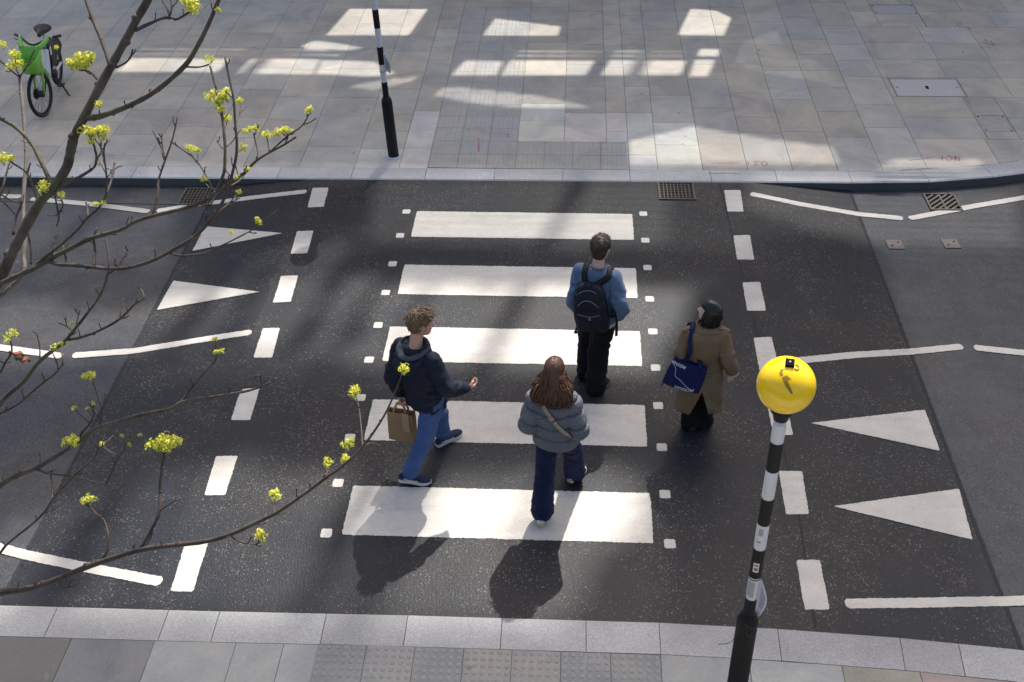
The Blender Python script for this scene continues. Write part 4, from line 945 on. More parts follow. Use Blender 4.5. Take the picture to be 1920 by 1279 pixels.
def headM(c, yaw, pitch=0, roll=0): return Matrix.Translation(V(c)) @ Matrix.Rotation(-R_(yaw), 4, 'Z') @ Matrix.Rotation(R_(pitch), 4, 'X') @ Matrix.Rotation(R_(roll), 4, 'Y')
HR = [(-.122, .050, .016, .018), (-.108, .044, .038, .042), (-.085, .030, .052, .064), (-.05, .014, .062, .083), (-.01, .004, .069, .093), (.03, -.003, .074, .098), (.065, -.008, .071, .093), (.092, -.01, .057, .075), (.11, -.01, .036, .048), (.12, -.01, .010, .014)]
def head(bm, Mx, k=1.0):
    L = []
    for z, y, a, b in HR:
        L.append([bm.verts.new(Mx @ V((a*math.cos(t)*k, (y+b*math.sin(t))*k, z*k))) for t in [2*math.pi*i/24 for i in range(24)]])
    for A, B in zip(L, L[1:]):
        for i in range(24): bm.faces.new((A[i], A[(i+1) % 24], B[(i+1) % 24], B[i]))
    bm.faces.new(L[0][::-1]); bm.faces.new(L[-1])
    P = lambda x, y, z: Mx @ V((x*k, y*k, z*k))
    tube(bm, [P(0, .088, .012), P(0, .105, -.012), P(0, .116, -.034), P(0, .098, -.044)], [.009, .012, .015, .009], 10)
    for s in (-1, 1):
        ball(bm, (s*.0125*k, .101*k, -.037*k), (.009*k, .010*k, .008*k), Mx); ball(bm, (s*.030*k, .083*k, .026*k), (.024*k, .014*k, .008*k), Mx)      # nostril, brow
        ball(bm, (s*.040*k, .066*k, -.028*k), (.022*k, .022*k, .02*k), Mx)                                                                          # cheek
        ball(bm, (s*.074*k, -.008*k, -.006*k), (.009*k, .022*k, .032*k), Mx @ Matrix.Rotation(s*.25, 4, 'Z')); ball(bm, (s*.080*k, -.016*k, .006*k), (.008*k, .015*k, .022*k), Mx)  # ear
    ball(bm, (0, .093*k, -.064*k), (.022*k, .009*k, .0055*k), Mx); ball(bm, (0, .090*k, -.074*k), (.019*k, .009*k, .0065*k), Mx); ball(bm, (0, .074*k, -.103*k), (.022*k, .016*k, .015*k), Mx)   # lips, chin
def hand(bm, w, d, pn, side, curl=.5, k=1.0):
    """w wrist, d direction of the hand, pn palm normal, side +1 when the thumb lies on +lat"""
    d = V(d).normalized(); pn = (V(pn)-d*V(pn).dot(d)).normalized(); lat = d.cross(pn)*side
    w = V(w)
    def pl(u, x, z=0): return w+(d*u+lat*x+pn*z)*k
    for j in range(4):                              # palm: four overlapping bones make a tapered, slightly cupped palm
        x = (-.028, -.009, .010, .028)[j]; tube(bm, [pl(-.02, x*.5), pl(.02, x*.75), pl(.06, x), pl(.088, x*1.02, .002)], [(.017*k)]*2+[(.0135*k)]*2, 10)
    for x, ln, c in ((-.030, .060, 1.15), (-.010, .076, 1.05), (.010, .082, .95), (.029, .074, .85)):
        p = pl(.084, x*1.03, .002); a = .12; q = [p]; r = [.0098*k]
        for s_, (f, rr) in enumerate(((.45, .0092), (.32, .0085), (.23, .0072))):
            a += curl*c*(.55, .75, .55)[s_]; p = p+(d*math.cos(a)+pn*math.sin(a)+lat*x*.6)*ln*f*k; q.append(p); r.append(rr*k)
        tube(bm, q, r, 8); ball(bm, q[-1], (.0072*k,)*3)
        for c_ in q[1:3]: ball(bm, c_, (.0095*k,)*3, seg=8)
    t = [pl(.012, .024, .004), pl(.042, .048, .016), pl(.068, .054, .026+.01*curl), pl(.09, .050-.012*curl, .034+.016*curl)]
    tube(bm, t, [.0145*k, .0125*k, .0105*k, .0085*k], 9); ball(bm, t[-1], (.0085*k,)*3); ball(bm, t[1], (.0125*k,)*3)
def skinmat(name, c):
    k = NM(name, .5, .4); f = k.noise(30, 4); k.base(k.mix(f, tuple(x*.9 for x in c), tuple(min(1, x*1.08) for x in c)))
    k.b.inputs['Subsurface Weight'].default_value = .15; k.b.inputs['Subsurface Radius'].default_value = (.9, .35, .2); k.b.inputs['Subsurface Scale'].default_value = .008
    k.bump(k.noise(220, 2), .1, .001); return k.m
def hairmat(name, a, b, rough=.42):
    k = NM(name, rough, .5); f = k.noise(1, 3, .6, co=k.stretch((150, 150, 14)), dist=.3); k.base(k.mix(k.ramp(f, [(.3, 0), (.7, 1)]), a, b)); k.bump(f, .6, .004); return k.m
def cloth(name, a, b=None, rough=.85, weave=420, fuzz=0, big=.12):
    k = NM(name, rough, .2); f = k.noise(7, 5, .6); g = k.noise(weave, 2)
    c = k.mix(f, tuple(x*(1-big) for x in a), tuple(x*(1+big) for x in (b or a))); c = k.mix(1, c, k.ramp(g, [(.3, .82), (.7, 1.16)]), 'MULTIPLY'); k.base(c)
    k.b.inputs['Sheen Weight'].default_value = fuzz
    k.bump(k.math('ADD', k.math('MULTIPLY', k.noise(26, 4, .6), 1.0), k.math('MULTIPLY', g, .3)), .35, .004); return k.m
def denim(name, a, b):
    k = NM(name, .85, .2); g = k.noise(1, 2, .5, co=k.stretch((500, 500, 60))); f = k.noise(6, 5, .65)
    c = k.mix(k.ramp(f, [(.35, 0), (.72, 1)]), a, b); c = k.mix(1, c, k.ramp(g, [(.3, .75), (.7, 1.25)]), 'MULTIPLY'); k.base(c); k.bump(k.noise(30, 4), .4, .004); return k.m
def body(p, J, Mx, hk_, skin, az, hands, sc=1.0, shw=.0):
    """one continuous body: torso, neck, head, arms with hands, legs"""
    b = bmesh.new(); J = {k: V(v) for k, v in J.items()}; hm = (J['hL']+J['hR'])/2; sm_ = (J['sL']+J['sR'])/2; nk = J['neck']; nz = nk.z
    rings(b, [(hm+V((0, 0, -.10)), .10*sc, .085*sc, az), (hm, .155*sc, .105*sc, az), (hm.lerp(sm_, .35), .135*sc, .095*sc, az), (hm.lerp(sm_, .7), .155*sc, .11*sc, az), (sm_+V((0, 0, -.02)), .165*sc, .095*sc, az), (nk+V((0, 0, -.03)), .085*sc, .07*sc, az)])
    hc = Mx.translation; limb(b, [nk+V((0, 0, -.06)), nk+V((0, 0, .02)), hc+(Mx.to_3x3() @ V((0, -.02, -.05)))], [.066*sc, .056*sc, .056*sc])
    head(b, Mx, hk_)
    for s in 'LR':
        limb(b, [J['s'+s], J['s'+s].lerp(J['e'+s], .5), J['e'+s], J['e'+s].lerp(J['w'+s], .35), J['w'+s]], [.052*sc, .046*sc, .038*sc, .040*sc, .026*sc])
        limb(b, [J['h'+s]+V((0, 0, .02)), J['h'+s].lerp(J['k'+s], .5), J['k'+s], J['k'+s].lerp(J['a'+s], .35), J['a'+s]], [.082*sc, .070*sc, .052*sc, .052*sc, .036*sc])
        d, pn, side, curl = hands[s]; hand(b, J['w'+s], d, pn, side, curl, .98*sc)
    return p.add('body', fuse(b, .0056, 2), skin)
def eyes(p, Mx, k, iris):
    for s in (-1, 1):
        bm = bmesh.new(); ball(bm, (s*.031*k, .0815*k, .006*k), (.0125*k, .0125*k, .0095*k), Mx, 12); e = p.add('eye', bm, eyew)
        bm = bmesh.new(); ball(bm, (s*.031*k, .0905*k, .006*k), (.0058*k, .0045*k, .0058*k), Mx, 10); p.add('iris', bm, iris, e)
        bm = bmesh.new(); tube(bm, [Mx @ V((s*x*k, y*k, z*k)) for x, y, z in ((.012, .096, .022), (.03, .094, .030), (.05, .08, .024))], [.003, .0045, .002], 6); p.add('eyebrow', bm, browm)
eyew = plain('eye_white', (.7, .68, .66), .25, .5, .03, 10, 0); browm = plain('eyebrow', (.10, .065, .04), .7, .3, .2, 60, 0); irisd = plain('iris_dark', (.03, .02, .015), .2, .5, .1, 40, 0)
def shoe(p, ank, az, up_m, sole_m, L=.28, pitch=0, heel=None, sole_h=.03, wd=.047, collar=True, z0=.0, roll=0):
    f, s = azv(az); Mx = Matrix.Translation(V((ank[0], ank[1], z0))) @ Matrix.Rotation(-R_(az), 4, 'Z') @ Matrix.Translation(V((0, .19, 0))) @ Matrix.Rotation(R_(-pitch), 4, 'X') @ Matrix.Translation(V((0, -.19, 0)))
    h0 = -.065; bm = bmesh.new()
    prof = [(0, .030, .02), (.04, .036, .036), (.14, .036, .04), (.30, .034, .038), (.45, .040, .036), (.62, .048, .032), (.78, .047, .026), (.9, .040, .021), (1.0, .018, .012)]
    C = [V((0, h0+t*L, sole_h-.012+hh)) for t, w_, hh in prof]; tube(bm, C, [(w_*wd/.047, hh) for t, w_, hh in prof], 16, ref=V((0, 0, 1)))
    if collar: limb(bm, [V((0, -.005, .045)), V((0, -.008, .085)), V((0, -.012, .105))], [.036, .038, .036])
    up = fuse(bm, .007, 3); bmesh.ops.transform(up, matrix=Mx, verts=up.verts[:]); o = p.add('shoe', up, up_m)
    bm = bmesh.new(); n = 14; out = []
    wp = [(0, .022), (.03, .032), (.1, .037), (.3, .036), (.45, .040), (.65, .050), (.8, .048), (.92, .036), (1.0, .014)]
    right_ = [(w_*wd/.047, h0-.006+t*(L+.012)) for t, w_ in wp]; out = right_ + [(-x, y) for x, y in right_[::-1]]
    def lift(t): return .012*max(0, (t-.75)/.25)**2
    B = [bm.verts.new((x, y, lift((y-h0)/L))) for x, y in out]; T = [bm.verts.new((x*1.03, y, sole_h*(1.15 if y < .02 else .9)+lift((y-h0)/L))) for x, y in out]; k = len(out)
    for i in range(k): bm.faces.new((B[i], B[(i+1) % k], T[(i+1) % k], T[i]))
    bm.faces.new(B[::-1]); bm.faces.new(T); bmesh.ops.recalc_face_normals(bm, faces=bm.faces[:]); bmesh.ops.bevel(bm, geom=[e for e in bm.edges if abs(e.verts[0].co.z-e.verts[1].co.z) < .012 and len(e.link_faces) == 2 and any(len(f_.verts) > 4 for f_ in e.link_faces)], offset=.005, segments=2, affect='EDGES')
    bmesh.ops.transform(bm, matrix=Mx, verts=bm.verts[:]); p.add('sole', bm, sole_m, o, smooth=False)
    return o, Mx
def pants(p, J, rad, name, m, amp, cuffz, az, sc=1.0, f=7, top=None, seed=0, hipw=(.175, .125)):
    b = bmesh.new(); J = {k: V(v) for k, v in J.items()}; hm = (J['hL']+J['hR'])/2; tz = top or .13
    rings(b, [(hm+V((0, 0, -.11)), hipw[0]*.72, hipw[1]*.85, az), (hm+V((0, 0, -.02)), hipw[0]*sc, hipw[1]*sc, az), (hm+V((0, 0, tz)), hipw[0]*.9*sc, hipw[1]*.9*sc, az)])
    for s in 'LR':
        a = J['a'+s]; kdir = (a-J['k'+s]).normalized(); cz = cuffz[s] if isinstance(cuffz, dict) else cuffz
        end = a+kdir*(a.z-cz)/max(.3, -kdir.z)
        limb(b, [J['h'+s], J['h'+s].lerp(J['k'+s], .45), J['k'+s], J['k'+s].lerp(end, .5), end], rad)
    bm = fuse(b, .0095, 4); fn = folds(amp, f, 2.4, seed); disp(bm, lambda q, n: fn(q, n)*(1.0+.9*max(0, 1-abs(q.z-.12)/.18)+.5*max(0, 1-abs(q.z-J['kL'].z)/.12)))
    return p.add(name, bm, m)
def tufts(bm, Mx, k, n, seed, ln, r0, dirf, keep=None):
    """locks of hair growing from the hair's surface"""
    rr = random.Random(seed); Mi = Mx.inverted(); R3 = Mx.to_3x3(); fs = [f for f in bm.faces if keep is None or keep((Mi @ f.calc_center_median())/k)]
    pts = [(f.calc_center_median().copy(), f.normal.copy()) for f in rr.sample(fs, min(n, len(fs)))]
    for p, nn in pts:
        c = (Mi @ p)/k; d = (R3 @ V(dirf(c, rr))); d = (d-nn*d.dot(nn)).normalized(); d = (d+V((rr.uniform(-1, 1), rr.uniform(-1, 1), rr.uniform(-1, 1)))*.22).normalized(); L = ln*rr.uniform(.6, 1.25)
        a = p-nn*.003; tube(bm, [a, a+d*L*.35+nn*L*.16, a+d*L*.75+nn*L*.14, a+d*L+nn*L*.02], [(r0*1.5, r0*.7), (r0*1.6, r0*.7), (r0*1.1, r0*.5), (r0*.3, r0*.2)], 5)
def hair_short(p, Mx, k, m, top=.022, seed=0, tuft=.006, line=(-.62, .046), fringe=0):
    b = bmesh.new(); L = []
    for z, y, a, b_ in HR:
        g = 1.0+ (.012 if z < .02 else top)/max(a, .03)
        L.append((z, y, a, b_))
    R1 = []
    for z, y, a, b_ in [(-.075, -.006, .058, .080), (-.05, -.004, .064, .088), (-.01, -.006, .0725, .0985), (.03, -.006, .080, .108), (.065, -.007, .080, .110), (.092, -.006, .069, .099), (.112, -.006, .052, .075), (.126, -.006, .032, .046), (.132, -.006, .009, .012)]:
        R1.append([b.verts.new(Mx @ V((a*math.cos(t)*k, (y+b_*math.sin(t))*k, z*k*(1+top*.6)))) for t in [2*math.pi*i/40 for i in range(40)]])
    for A, B in zip(R1, R1[1:]):
        for i in range(40): b.faces.new((A[i], A[(i+1) % 40], B[(i+1) % 40], B[i]))
    b.faces.new(R1[0][::-1]); b.faces.new(R1[-1]); bm = fuse(b, .0055, 2)
    Mi = Mx.inverted(); cut = []
    for f in bm.faces:
        c = Mi @ f.calc_center_median(); c /= k
        side = abs(c.x) > .055 and -.034 < c.y < .02 and c.z < .030                  # round the ear
        lim = .062 if c.y > .055 else (.045 if c.y > .03 else (-.012 if c.y > -.01 else (-.03 if c.y > -.04 else -.068)))
        lim += .012*noise.noise(V((c.x*60, c.y*60, seed)))
        if c.z < lim or side: cut.append(f)
    bmesh.ops.delete(bm, geom=cut, context='FACES')
    bmesh.ops.delete(bm, geom=[v for v in bm.verts if not v.link_faces], context='VERTS')
    def fn(q, n):
        c = (Mi @ q)/k; t = math.atan2(c.x, c.y+.03)
        h = max(0, min(1, (c.z+.06)/.12)); u = noise.noise(V((t*5.5+seed, c.z*16, seed+c.y*22)))+.6*noise.noise(V((t*15, c.z*38+seed, c.y*55)))
        return tuft*h*u + fringe*max(0, (c.y-.02)/.08)*max(0, (c.z-.05)/.06)*(.7+.6*u)
    disp(bm, fn)
    def flow(c, rr):                                # crown whorl: forwards on top, downwards at the sides and back
        v = V((c.x*6, c.y+.035, c.z-.10)); return V((v.x*.4+rr.uniform(-.3, .3), (1.0 if c.z > .07 and c.y > -.03 else .1), (-.2 if c.z > .09 else -1.0)))
    tufts(bm, Mx, k, 900, seed, .027+fringe, .0021, flow, lambda c: c.z > -.035)
    return p.add('hair', bm, m, solid=.003)

# ---- man with a backpack, seen from behind
JA = dict(head=(.865, 1.80, 1.64), neck=(.85, 1.76, 1.48), sL=(.685, 1.82, 1.385), sR=(1.0, 1.71, 1.385), eL=(.632, 1.72, 1.135), eR=(1.072, 1.60, 1.12), wL=(.67, 1.89, .90), wR=(1.035, 1.75, .885), hL=(.785, 1.85, .88), hR=(.945, 1.79, .88), kL=(.785, 2.0, .48), kR=(.885, 1.83, .48), aL=(.785, 1.97, .08), aR=(.865, 1.72, .08))
A = Person('young man with short brown hair, blue sweatshirt and black trousers, walking away wearing a backpack', (.82, 1.82))
skA = skinmat('skin_fair', (.56, .38, .31)); MA = headM(JA['head'], 22, -4); azA = 14
body(A, JA, MA, 1.06, skA, azA, dict(L=((.3, .1, -1), (1, 0, 0), 1, .5), R=((-.3, .1, -1), (-1, 0, 0), -1, .5)))
hair_short(A, MA, 1.06, hairmat('hair_brown', (.020, .012, .007), (.070, .044, .025), .6), .030, 3, .007)
eyes(A, MA, 1.06, irisd)
b = bmesh.new(); hm = V((.865, 1.80, .9)); sm_ = V((.843, 1.765, 1.385))
rings(b, [(hm+V((0, 0, -.035)), .166, .126, azA), (hm+V((0, 0, .0)), .172, .134, azA), (hm.lerp(sm_, .3), .174, .136, azA), (hm.lerp(sm_, .65), .180, .134, azA), (hm.lerp(sm_, .92), .178, .120, azA), (sm_+V((.003, 0, .045)), .150, .100, azA), (sm_+V((.006, .0, .085)), .082, .078, azA)], e=2.5)
for s in 'LR':
    e_, w_, s0 = V(JA['e'+s]), V(JA['w'+s]), V(JA['s'+s])
    limb(b, [s0, s0.lerp(e_, .5), e_, e_.lerp(w_, .5), w_.lerp(e_, .06)], [.070, .066, .062, .057, .045])
sw = fuse(b, .0095, 5); fn = folds(.024, 7.5, 1.1, 2)
disp(sw, lambda q, n: fn(q, n)*(.35+1.0*sstep(1.38, 1.18, q.z))); cutz(sw, 1.468); tA = bvh(sw); swm = cloth('sweatshirt_blue', (.075, .122, .212), (.090, .142, .236), .9, 420, .15)
A.add('sweatshirt', sw.copy(), swm, solid=.004)
b = bmesh.new(); f_, s_ = azv(azA); ring = [V((.852, 1.763, 1.470))+s_*.076*math.cos(t)+f_*.074*math.sin(t)+V((0, 0, -.012*math.sin(t))) for t in [2*math.pi*i/24 for i in range(25)]]; tube(b, ring, .008, 8, cap=False); A.add('collar_rib', b, swm)
b = bmesh.new(); rings(b, [(hm+V((0, 0, -.082)), .177, .134, azA), (hm+V((0, 0, -.02)), .179, .136, azA)]); t_ = fuse(b, .008, 2); disp(t_, folds(.010, 9, 1, 4)); A.add('shirt_hem', t_, cloth('tshirt_pale', (.42, .44, .48)))
pants(A, JA, [.104, .106, .100, .100, .098], 'trousers', cloth('trousers_black', (.0065, .0065, .0075), None, .9), .015, dict(L=.05, R=.045), azA, 1.0, 4.2, seed=5, hipw=(.185, .135))
shA, shS = cloth('shoe_dark', (.02, .02, .022)), plain('sole_grey', (.11, .11, .115), .7, .3)
shoe(A, (.785, 1.98), 25, shA, shS); shoe(A, (.868, 1.715), 38, shA, shS)
# backpack: worn, so a thing of its own
bkc = V((.795, 1.605, 1.135)); bp = Person('x', bkc); bpo = bp.o; del bpo['group']; tag(bpo, "dark backpack with zipped pockets on the back of the man in the blue sweatshirt", 'backpack'); bpo.name = 'backpack'; bp.o = bpo
bpm = cloth('backpack_nylon', (.0105, .012, .022), None, .6, 300, 0, .3); zipm = plain('zip_grey', (.16, .16, .17), .4, .5, .3, 100, 0); strm = cloth('strap_webbing', (.016, .016, .020), None, .7, 200)
def inpack(x, y, z): f, s = azv(azA); q = Matrix.Rotation(R_(-7), 3, f) @ (s*x+V((0, 0, z))); return bkc+q-f*y        # y points away from the back
def packbox(profile, n=30, e=4.0):
    b = bmesh.new(); L = []
    for z, a, y0, y1 in profile:
        L.append([b.verts.new(inpack(a*math.cos(t)*(abs(math.cos(t))**e+abs(math.sin(t))**e)**(-1/e), (y0+y1)/2+(y1-y0)/2*math.sin(t)*(abs(math.cos(t))**e+abs(math.sin(t))**e)**(-1/e), z)) for t in [2*math.pi*i/n for i in range(n)]])
    for P0, Q in zip(L, L[1:]):
        for i in range(n): b.faces.new((P0[i], P0[(i+1) % n], Q[(i+1) % n], Q[i]))
    b.faces.new(L[0][::-1]); b.faces.new(L[-1]); return b
b = packbox([(-.245, .125, -.03, .06), (-.235, .150, -.04, .085), (-.12, .162, -.045, .10), (.02, .155, -.045, .095), (.12, .140, -.05, .085), (.19, .120, -.05, .065), (.225, .09, -.05, .04), (.235, .06, -.04, .015)])
x_ = fuse(b, .008, 3); disp(x_, folds(.012, 9, 1.2, 7)); bp.add('pack_body', x_, bpm)
b = packbox([(-.22, .10, .06, .10), (-.205, .118, .06, .125), (-.08, .122, .06, .135), (-.02, .112, .06, .12), (0, .095, .06, .10)]); x_ = fuse(b, .008, 3); disp(x_, folds(.008, 12, 1.2, 9)); pk = bp.add('front_pocket', x_, bpm)
b = packbox([(.035, .10, .05, .085), (.045, .112, .05, .108), (.12, .105, .05, .10), (.165, .09, .04, .08), (.18, .075, .03, .06)]); x_ = fuse(b, .008, 3); disp(x_, folds(.006, 14, 1, 11)); bp.add('top_pocket', x_, bpm)
b = bmesh.new(); tube(b, crom([inpack(x, y, z) for x, y, z in [(-.10, .112, .055), (-.06, .118, .105), (0, .113, .125), (.06, .114, .10), (.10, .108, .05)]], 4), .0035, 6); bp.add('zip', b, zipm)
b = bmesh.new(); tube(b, crom([inpack(x, y, z) for x, y, z in [(-.11, .07, .15), (-.06, .068, .19), (0, .06, .203), (.06, .064, .19), (.11, .065, .15)]], 4), .0035, 6); bp.add('zip', b, zipm)
b = bmesh.new(); tube(b, crom([inpack(x, y, z) for x, y, z in [(-.105, .13, -.02), (0, .142, -.035), (.105, .13, -.02)]], 4), .003, 6); bp.add('zip', b, zipm, pk)
b = bmesh.new(); box(b, inpack(.012, .142, -.055), (.022, .012, .03)); bp.add('buckle', b, plain('buckle_brass', (.17, .14, .09), .4, .5), pk, smooth=False)
b = bmesh.new(); tube(b, crom([inpack(x, y, z) for x, y, z in [(.012, .14, -.07), (.014, .145, -.16), (.012, .13, -.24), (.016, .12, -.30)]], 4), [(.010, .002)]*13, 8); bp.add('strap', b, strm)
b = bmesh.new(); tube(b, crom([inpack(x, y, z) for x, y, z in [(-.04, .03, .222), (-.03, .035, .262), (.0, .035, .27), (.03, .035, .262), (.04, .03, .222)]], 4), .007, 6); bp.add('grab_handle', b, strm)
b = bmesh.new(); tube(b, crom([inpack(x, y, z) for x, y, z in [(-.14, .03, -.20), (-.165, .03, -.26), (-.175, .03, -.29)]], 4), [(.013, .003)]*9, 8); box(b, inpack(-.175, .03, -.298), (.032, .016, .026)); bp.add('strap', b, strm)
fA, sA = azv(azA)
for sgn, xs in ((-1, -.105), (1, .125)):
    o_ = V((.845, 1.763, 1.42)); P0 = [inpack(sgn*.055, -.0, .215), o_+sA*xs*.95-fA*.085+V((0, 0, -.005)), o_+sA*xs*1.0-fA*.02+V((0, 0, .06)), o_+sA*xs*1.05+fA*.07+V((0, 0, .0)), o_+sA*xs*1.15+fA*.12+V((0, 0, -.14)), o_+sA*xs*1.6+fA*.10+V((0, 0, -.30)), o_+sA*xs*1.75-fA*.04+V((0, 0, -.38)), inpack(sgn*.15, -.0, -.16)]
    bp.add('shoulder_strap', ribbon(tA, P0, .062, .006, .010), strm)
P0 = [inpack(.150, .0, -.02)+sA*.02, inpack(.165, 0, -.10)+sA*.05, inpack(.17, 0, -.22)+sA*.05, inpack(.17, 0, -.33)+sA*.04]
bp.add('strap', ribbon(tA, P0, .028, .008, .003), strm)

# ---- man in a navy hooded jacket with a paper bag
JB = dict(head=(-.655, .56, 1.665), neck=(-.695, .52, 1.49), sL=(-.85, .62, 1.37), sR=(-.56, .415, 1.385), eL=(-.925, .57, 1.09), eR=(-.445, .36, 1.135), wL=(-.895, .62, .85), wR=(-.30, .50, 1.005), hL=(-.69, .62, .885), hR=(-.585, .50, .885), kL=(-.585, .81, .49), kR=(-.675, .42, .48), aL=(-.585, .92, .10), aR=(-.835, .35, .115))
B = Person('fair-haired man in a navy hooded jacket and blue jeans, striding right and looking sideways', (-.70, .62))
skB = skinmat('skin_ruddy', (.52, .30, .225)); MB_ = headM(JB['head'], 68, -3); azB = 38
fB, sB = azv(azB)
body(B, JB, MB_, 1.0, skB, azB, dict(L=((.02, .02, -1), (1, -.3, 0), -1, 1.15), R=((.9, .55, .02), (-.3, .4, .55), 1, .95)))
eyes(B, MB_, 1.0, irisd)
hair_short(B, MB_, 1.0, hairmat('hair_fair', (.055, .033, .016), (.30, .205, .115), .55), .030, 8, .011, fringe=.016)
jm = cloth('jacket_navy', (.0105, .014, .026), (.013, .017, .032), .7, 350)
b = bmesh.new(); hm = V((-.655, .565, .80)); sm_ = V((-.70, .515, 1.375))
rings(b, [(hm, .186, .140, azB), (hm+V((-.005, 0, .06)), .188, .148, azB), (hm.lerp(sm_, .4), .182, .140, azB), (hm.lerp(sm_, .75), .190, .138, azB), (sm_+V((0, 0, -.03)), .186, .120, azB), (sm_+V((0, 0, .04)), .150, .10, azB), (sm_+V((0, 0, .085)), .085, .08, azB)], e=2.4)
for s in 'LR':
    e_, w_, s0 = V(JB['e'+s]), V(JB['w'+s]), V(JB['s'+s]); limb(b, [s0, s0.lerp(e_, .5), e_, e_.lerp(w_, .5), w_.lerp(e_, .05)], [.078, .073, .068, .060, .049])
jk = fuse(b, .0095, 5); fn = folds(.026, 7.0, 1.4, 12); disp(jk, lambda q, n: fn(q, n)*(.5+.6*sstep(1.36, 1.2, q.z))); tB = bvh(jk); B.add('jacket', jk, jm)
# hood lying on the shoulders: a sagging pouch with an open mouth showing the paler lining
b = bmesh.new(); L = []
hc = V((-.715, .505, 1.43))
for (u, r, dz, dback) in [(0, .088, .055, .0), (1, .118, .030, -.012), (2, .138, -.01, -.035), (3, .136, -.055, -.055), (4, .115, -.10, -.068), (5, .08, -.13, -.06), (6, .03, -.14, -.04)]:
    ring = []
    for i in range(30):
        t = 2*math.pi*i/30; bk_ = max(0, -math.sin(t)); r2 = r*(1+.18*abs(math.cos(t)))
        ring.append(b.verts.new(hc+sB*r2*math.cos(t)+fB*(r*.92*math.sin(t)+dback*bk_*1.4)+V((0, 0, dz+.030*math.sin(t)-.045*bk_*(1-u/6.)))))
    L.append(ring)
for P0, Q in zip(L, L[1:]):
    for i in range(30): b.faces.new((P0[i], P0[(i+1) % 30], Q[(i+1) % 30], Q[i]))
b.faces.new(L[-1]); bmesh.ops.recalc_face_normals(b, faces=b.faces[:]); bmesh.ops.subdivide_edges(b, edges=b.edges[:], cuts=2, use_grid_fill=True); disp(b, folds(.016, 11, 1.4, 20)); B.add('hood', b, jm, solid=.006)
b = bmesh.new(); L = []
for (r, dz) in [(.135, .028), (.112, .045), (.088, .038), (.068, .01), (.055, -.03)]:
    L.append([b.verts.new(hc+sB*r*1.12*math.cos(t)+fB*(r*.92*math.sin(t)-.030*max(0, -math.sin(t)))+V((0, 0, dz+.028*math.sin(t)-.020*max(0, -math.sin(t))))) for t in [2*math.pi*i/30 for i in range(30)]])
for P0, Q in zip(L, L[1:]):
    for i in range(30): b.faces.new((P0[i], P0[(i+1) % 30], Q[(i+1) % 30], Q[i]))
bmesh.ops.subdivide_edges(b, edges=b.edges[:], cuts=2, use_grid_fill=True); bmesh.ops.recalc_face_normals(b, faces=b.faces[:]); disp(b, folds(.010, 14, 1, 21)); B.add('hood_lining', b, cloth('hood_lining', (.050, .058, .078)), solid=.004)
e_, w_ = V(JB['eR']), V(JB['wR']); d = (w_-e_).normalized(); b = bmesh.new(); tube(b, [w_-d*.02, w_+d*.008], [.046, .045], 16); B.add('cuff', b, cloth('cuff_pink', (.30, .06, .10)))
jn = denim('jeans_blue', (.046, .084, .205), (.070, .120, .275))
pants(B, JB, [.100, .092, .074, .068, .067], 'jeans', jn, .011, dict(L=.11, R=.13), azB, .96, 8, seed=15, hipw=(.168, .125))
nav, whs = cloth('shoe_navy', (.018, .026, .06), None, .7), plain('sole_white', (.60, .59, .56), .6, .3, .1, 20)
oR, MR = shoe(B, (-.865, .35), 86, nav, whs, .285, 9, z0=.0); oL, ML = shoe(B, (-.588, .90), 52, nav, whs, .285, -4, z0=.012)
def swoosh(o, Mx, s):
    b = bmesh.new(); P0 = [(-.035, .062), (.01, .046), (.06, .033), (.085, .036), (.10, .052), (.08, .047), (.06, .048), (.02, .056)]
    vs = [b.verts.new(Mx @ V((s*(.043 if y > .03 else .040), y, z+.005))) for y, z in P0]; b.faces.new(vs); r = bmesh.ops.extrude_face_region(b, geom=b.faces[:])
    dx = (Mx.to_3x3() @ V((s*.007, 0, 0)))
    for v in r['geom']:
        if isinstance(v, bmesh.types.BMVert): v.co += dx
    bmesh.ops.recalc_face_normals(b, faces=b.faces[:]); B.add('shoe_emblem', b, whs, o, smooth=False)
swoosh(oR, MR, 1); swoosh(oL, ML, 1)
# paper bag
kraft = NM('kraft_paper', .8, .25); f = kraft.noise(5, 4); g = kraft.noise(1, 3, co=kraft.stretch((60, 60, 9))); kraft.base(kraft.mix(f, (.25, .15, .078), (.34, .21, .118))); kraft.bump(kraft.math('ADD', kraft.noise(9, 5, .6), kraft.math('MULTIPLY', g, .2)), .5, .008); kraft = kraft.m
kraft2 = plain('kraft_flap', (.36, .235, .14), .8, .25, .12, 8, .4)
gp = V((-.888, .615, .745)); pb = Person('x', (gp.x, gp.y, gp.z-.44)); del pb.o['group']; pb.o.name = 'paper_bag'; tag(pb.o, "brown paper carrier bag held by the man in the navy jacket", 'paper bag')
fb2, sb2 = azv(12)                                 # the broad side faces back towards the near pavement
def inbag(x, y, z): return gp+V((-.01, -.02, 0))+sb2*x+fb2*y+V((0, 0, z-.40))
b = bmesh.new(); W2, D2_, H3 = .118, .055, .31; L = []
NX = 8
def outline(z):
    k = z/H3; d2 = D2_*(1-.35*k); pts = []
    for i in range(NX): pts.append((-W2+2*W2*i/NX, -d2))
    for i in range(3): pts.append((W2, -d2+2*d2*i/3))
    for i in range(NX): pts.append((W2-2*W2*i/NX, d2))
    for i in range(3): pts.append((-W2, d2-2*d2*i/3))
    return pts
for j in range(9):
    z = H3*j/8; L.append([b.verts.new(inbag(x*(1+.02*math.sin(z*9)), y+.006*noise.noise(V((x*14, y*9, z*11))), z)) for x, y in outline(z)])
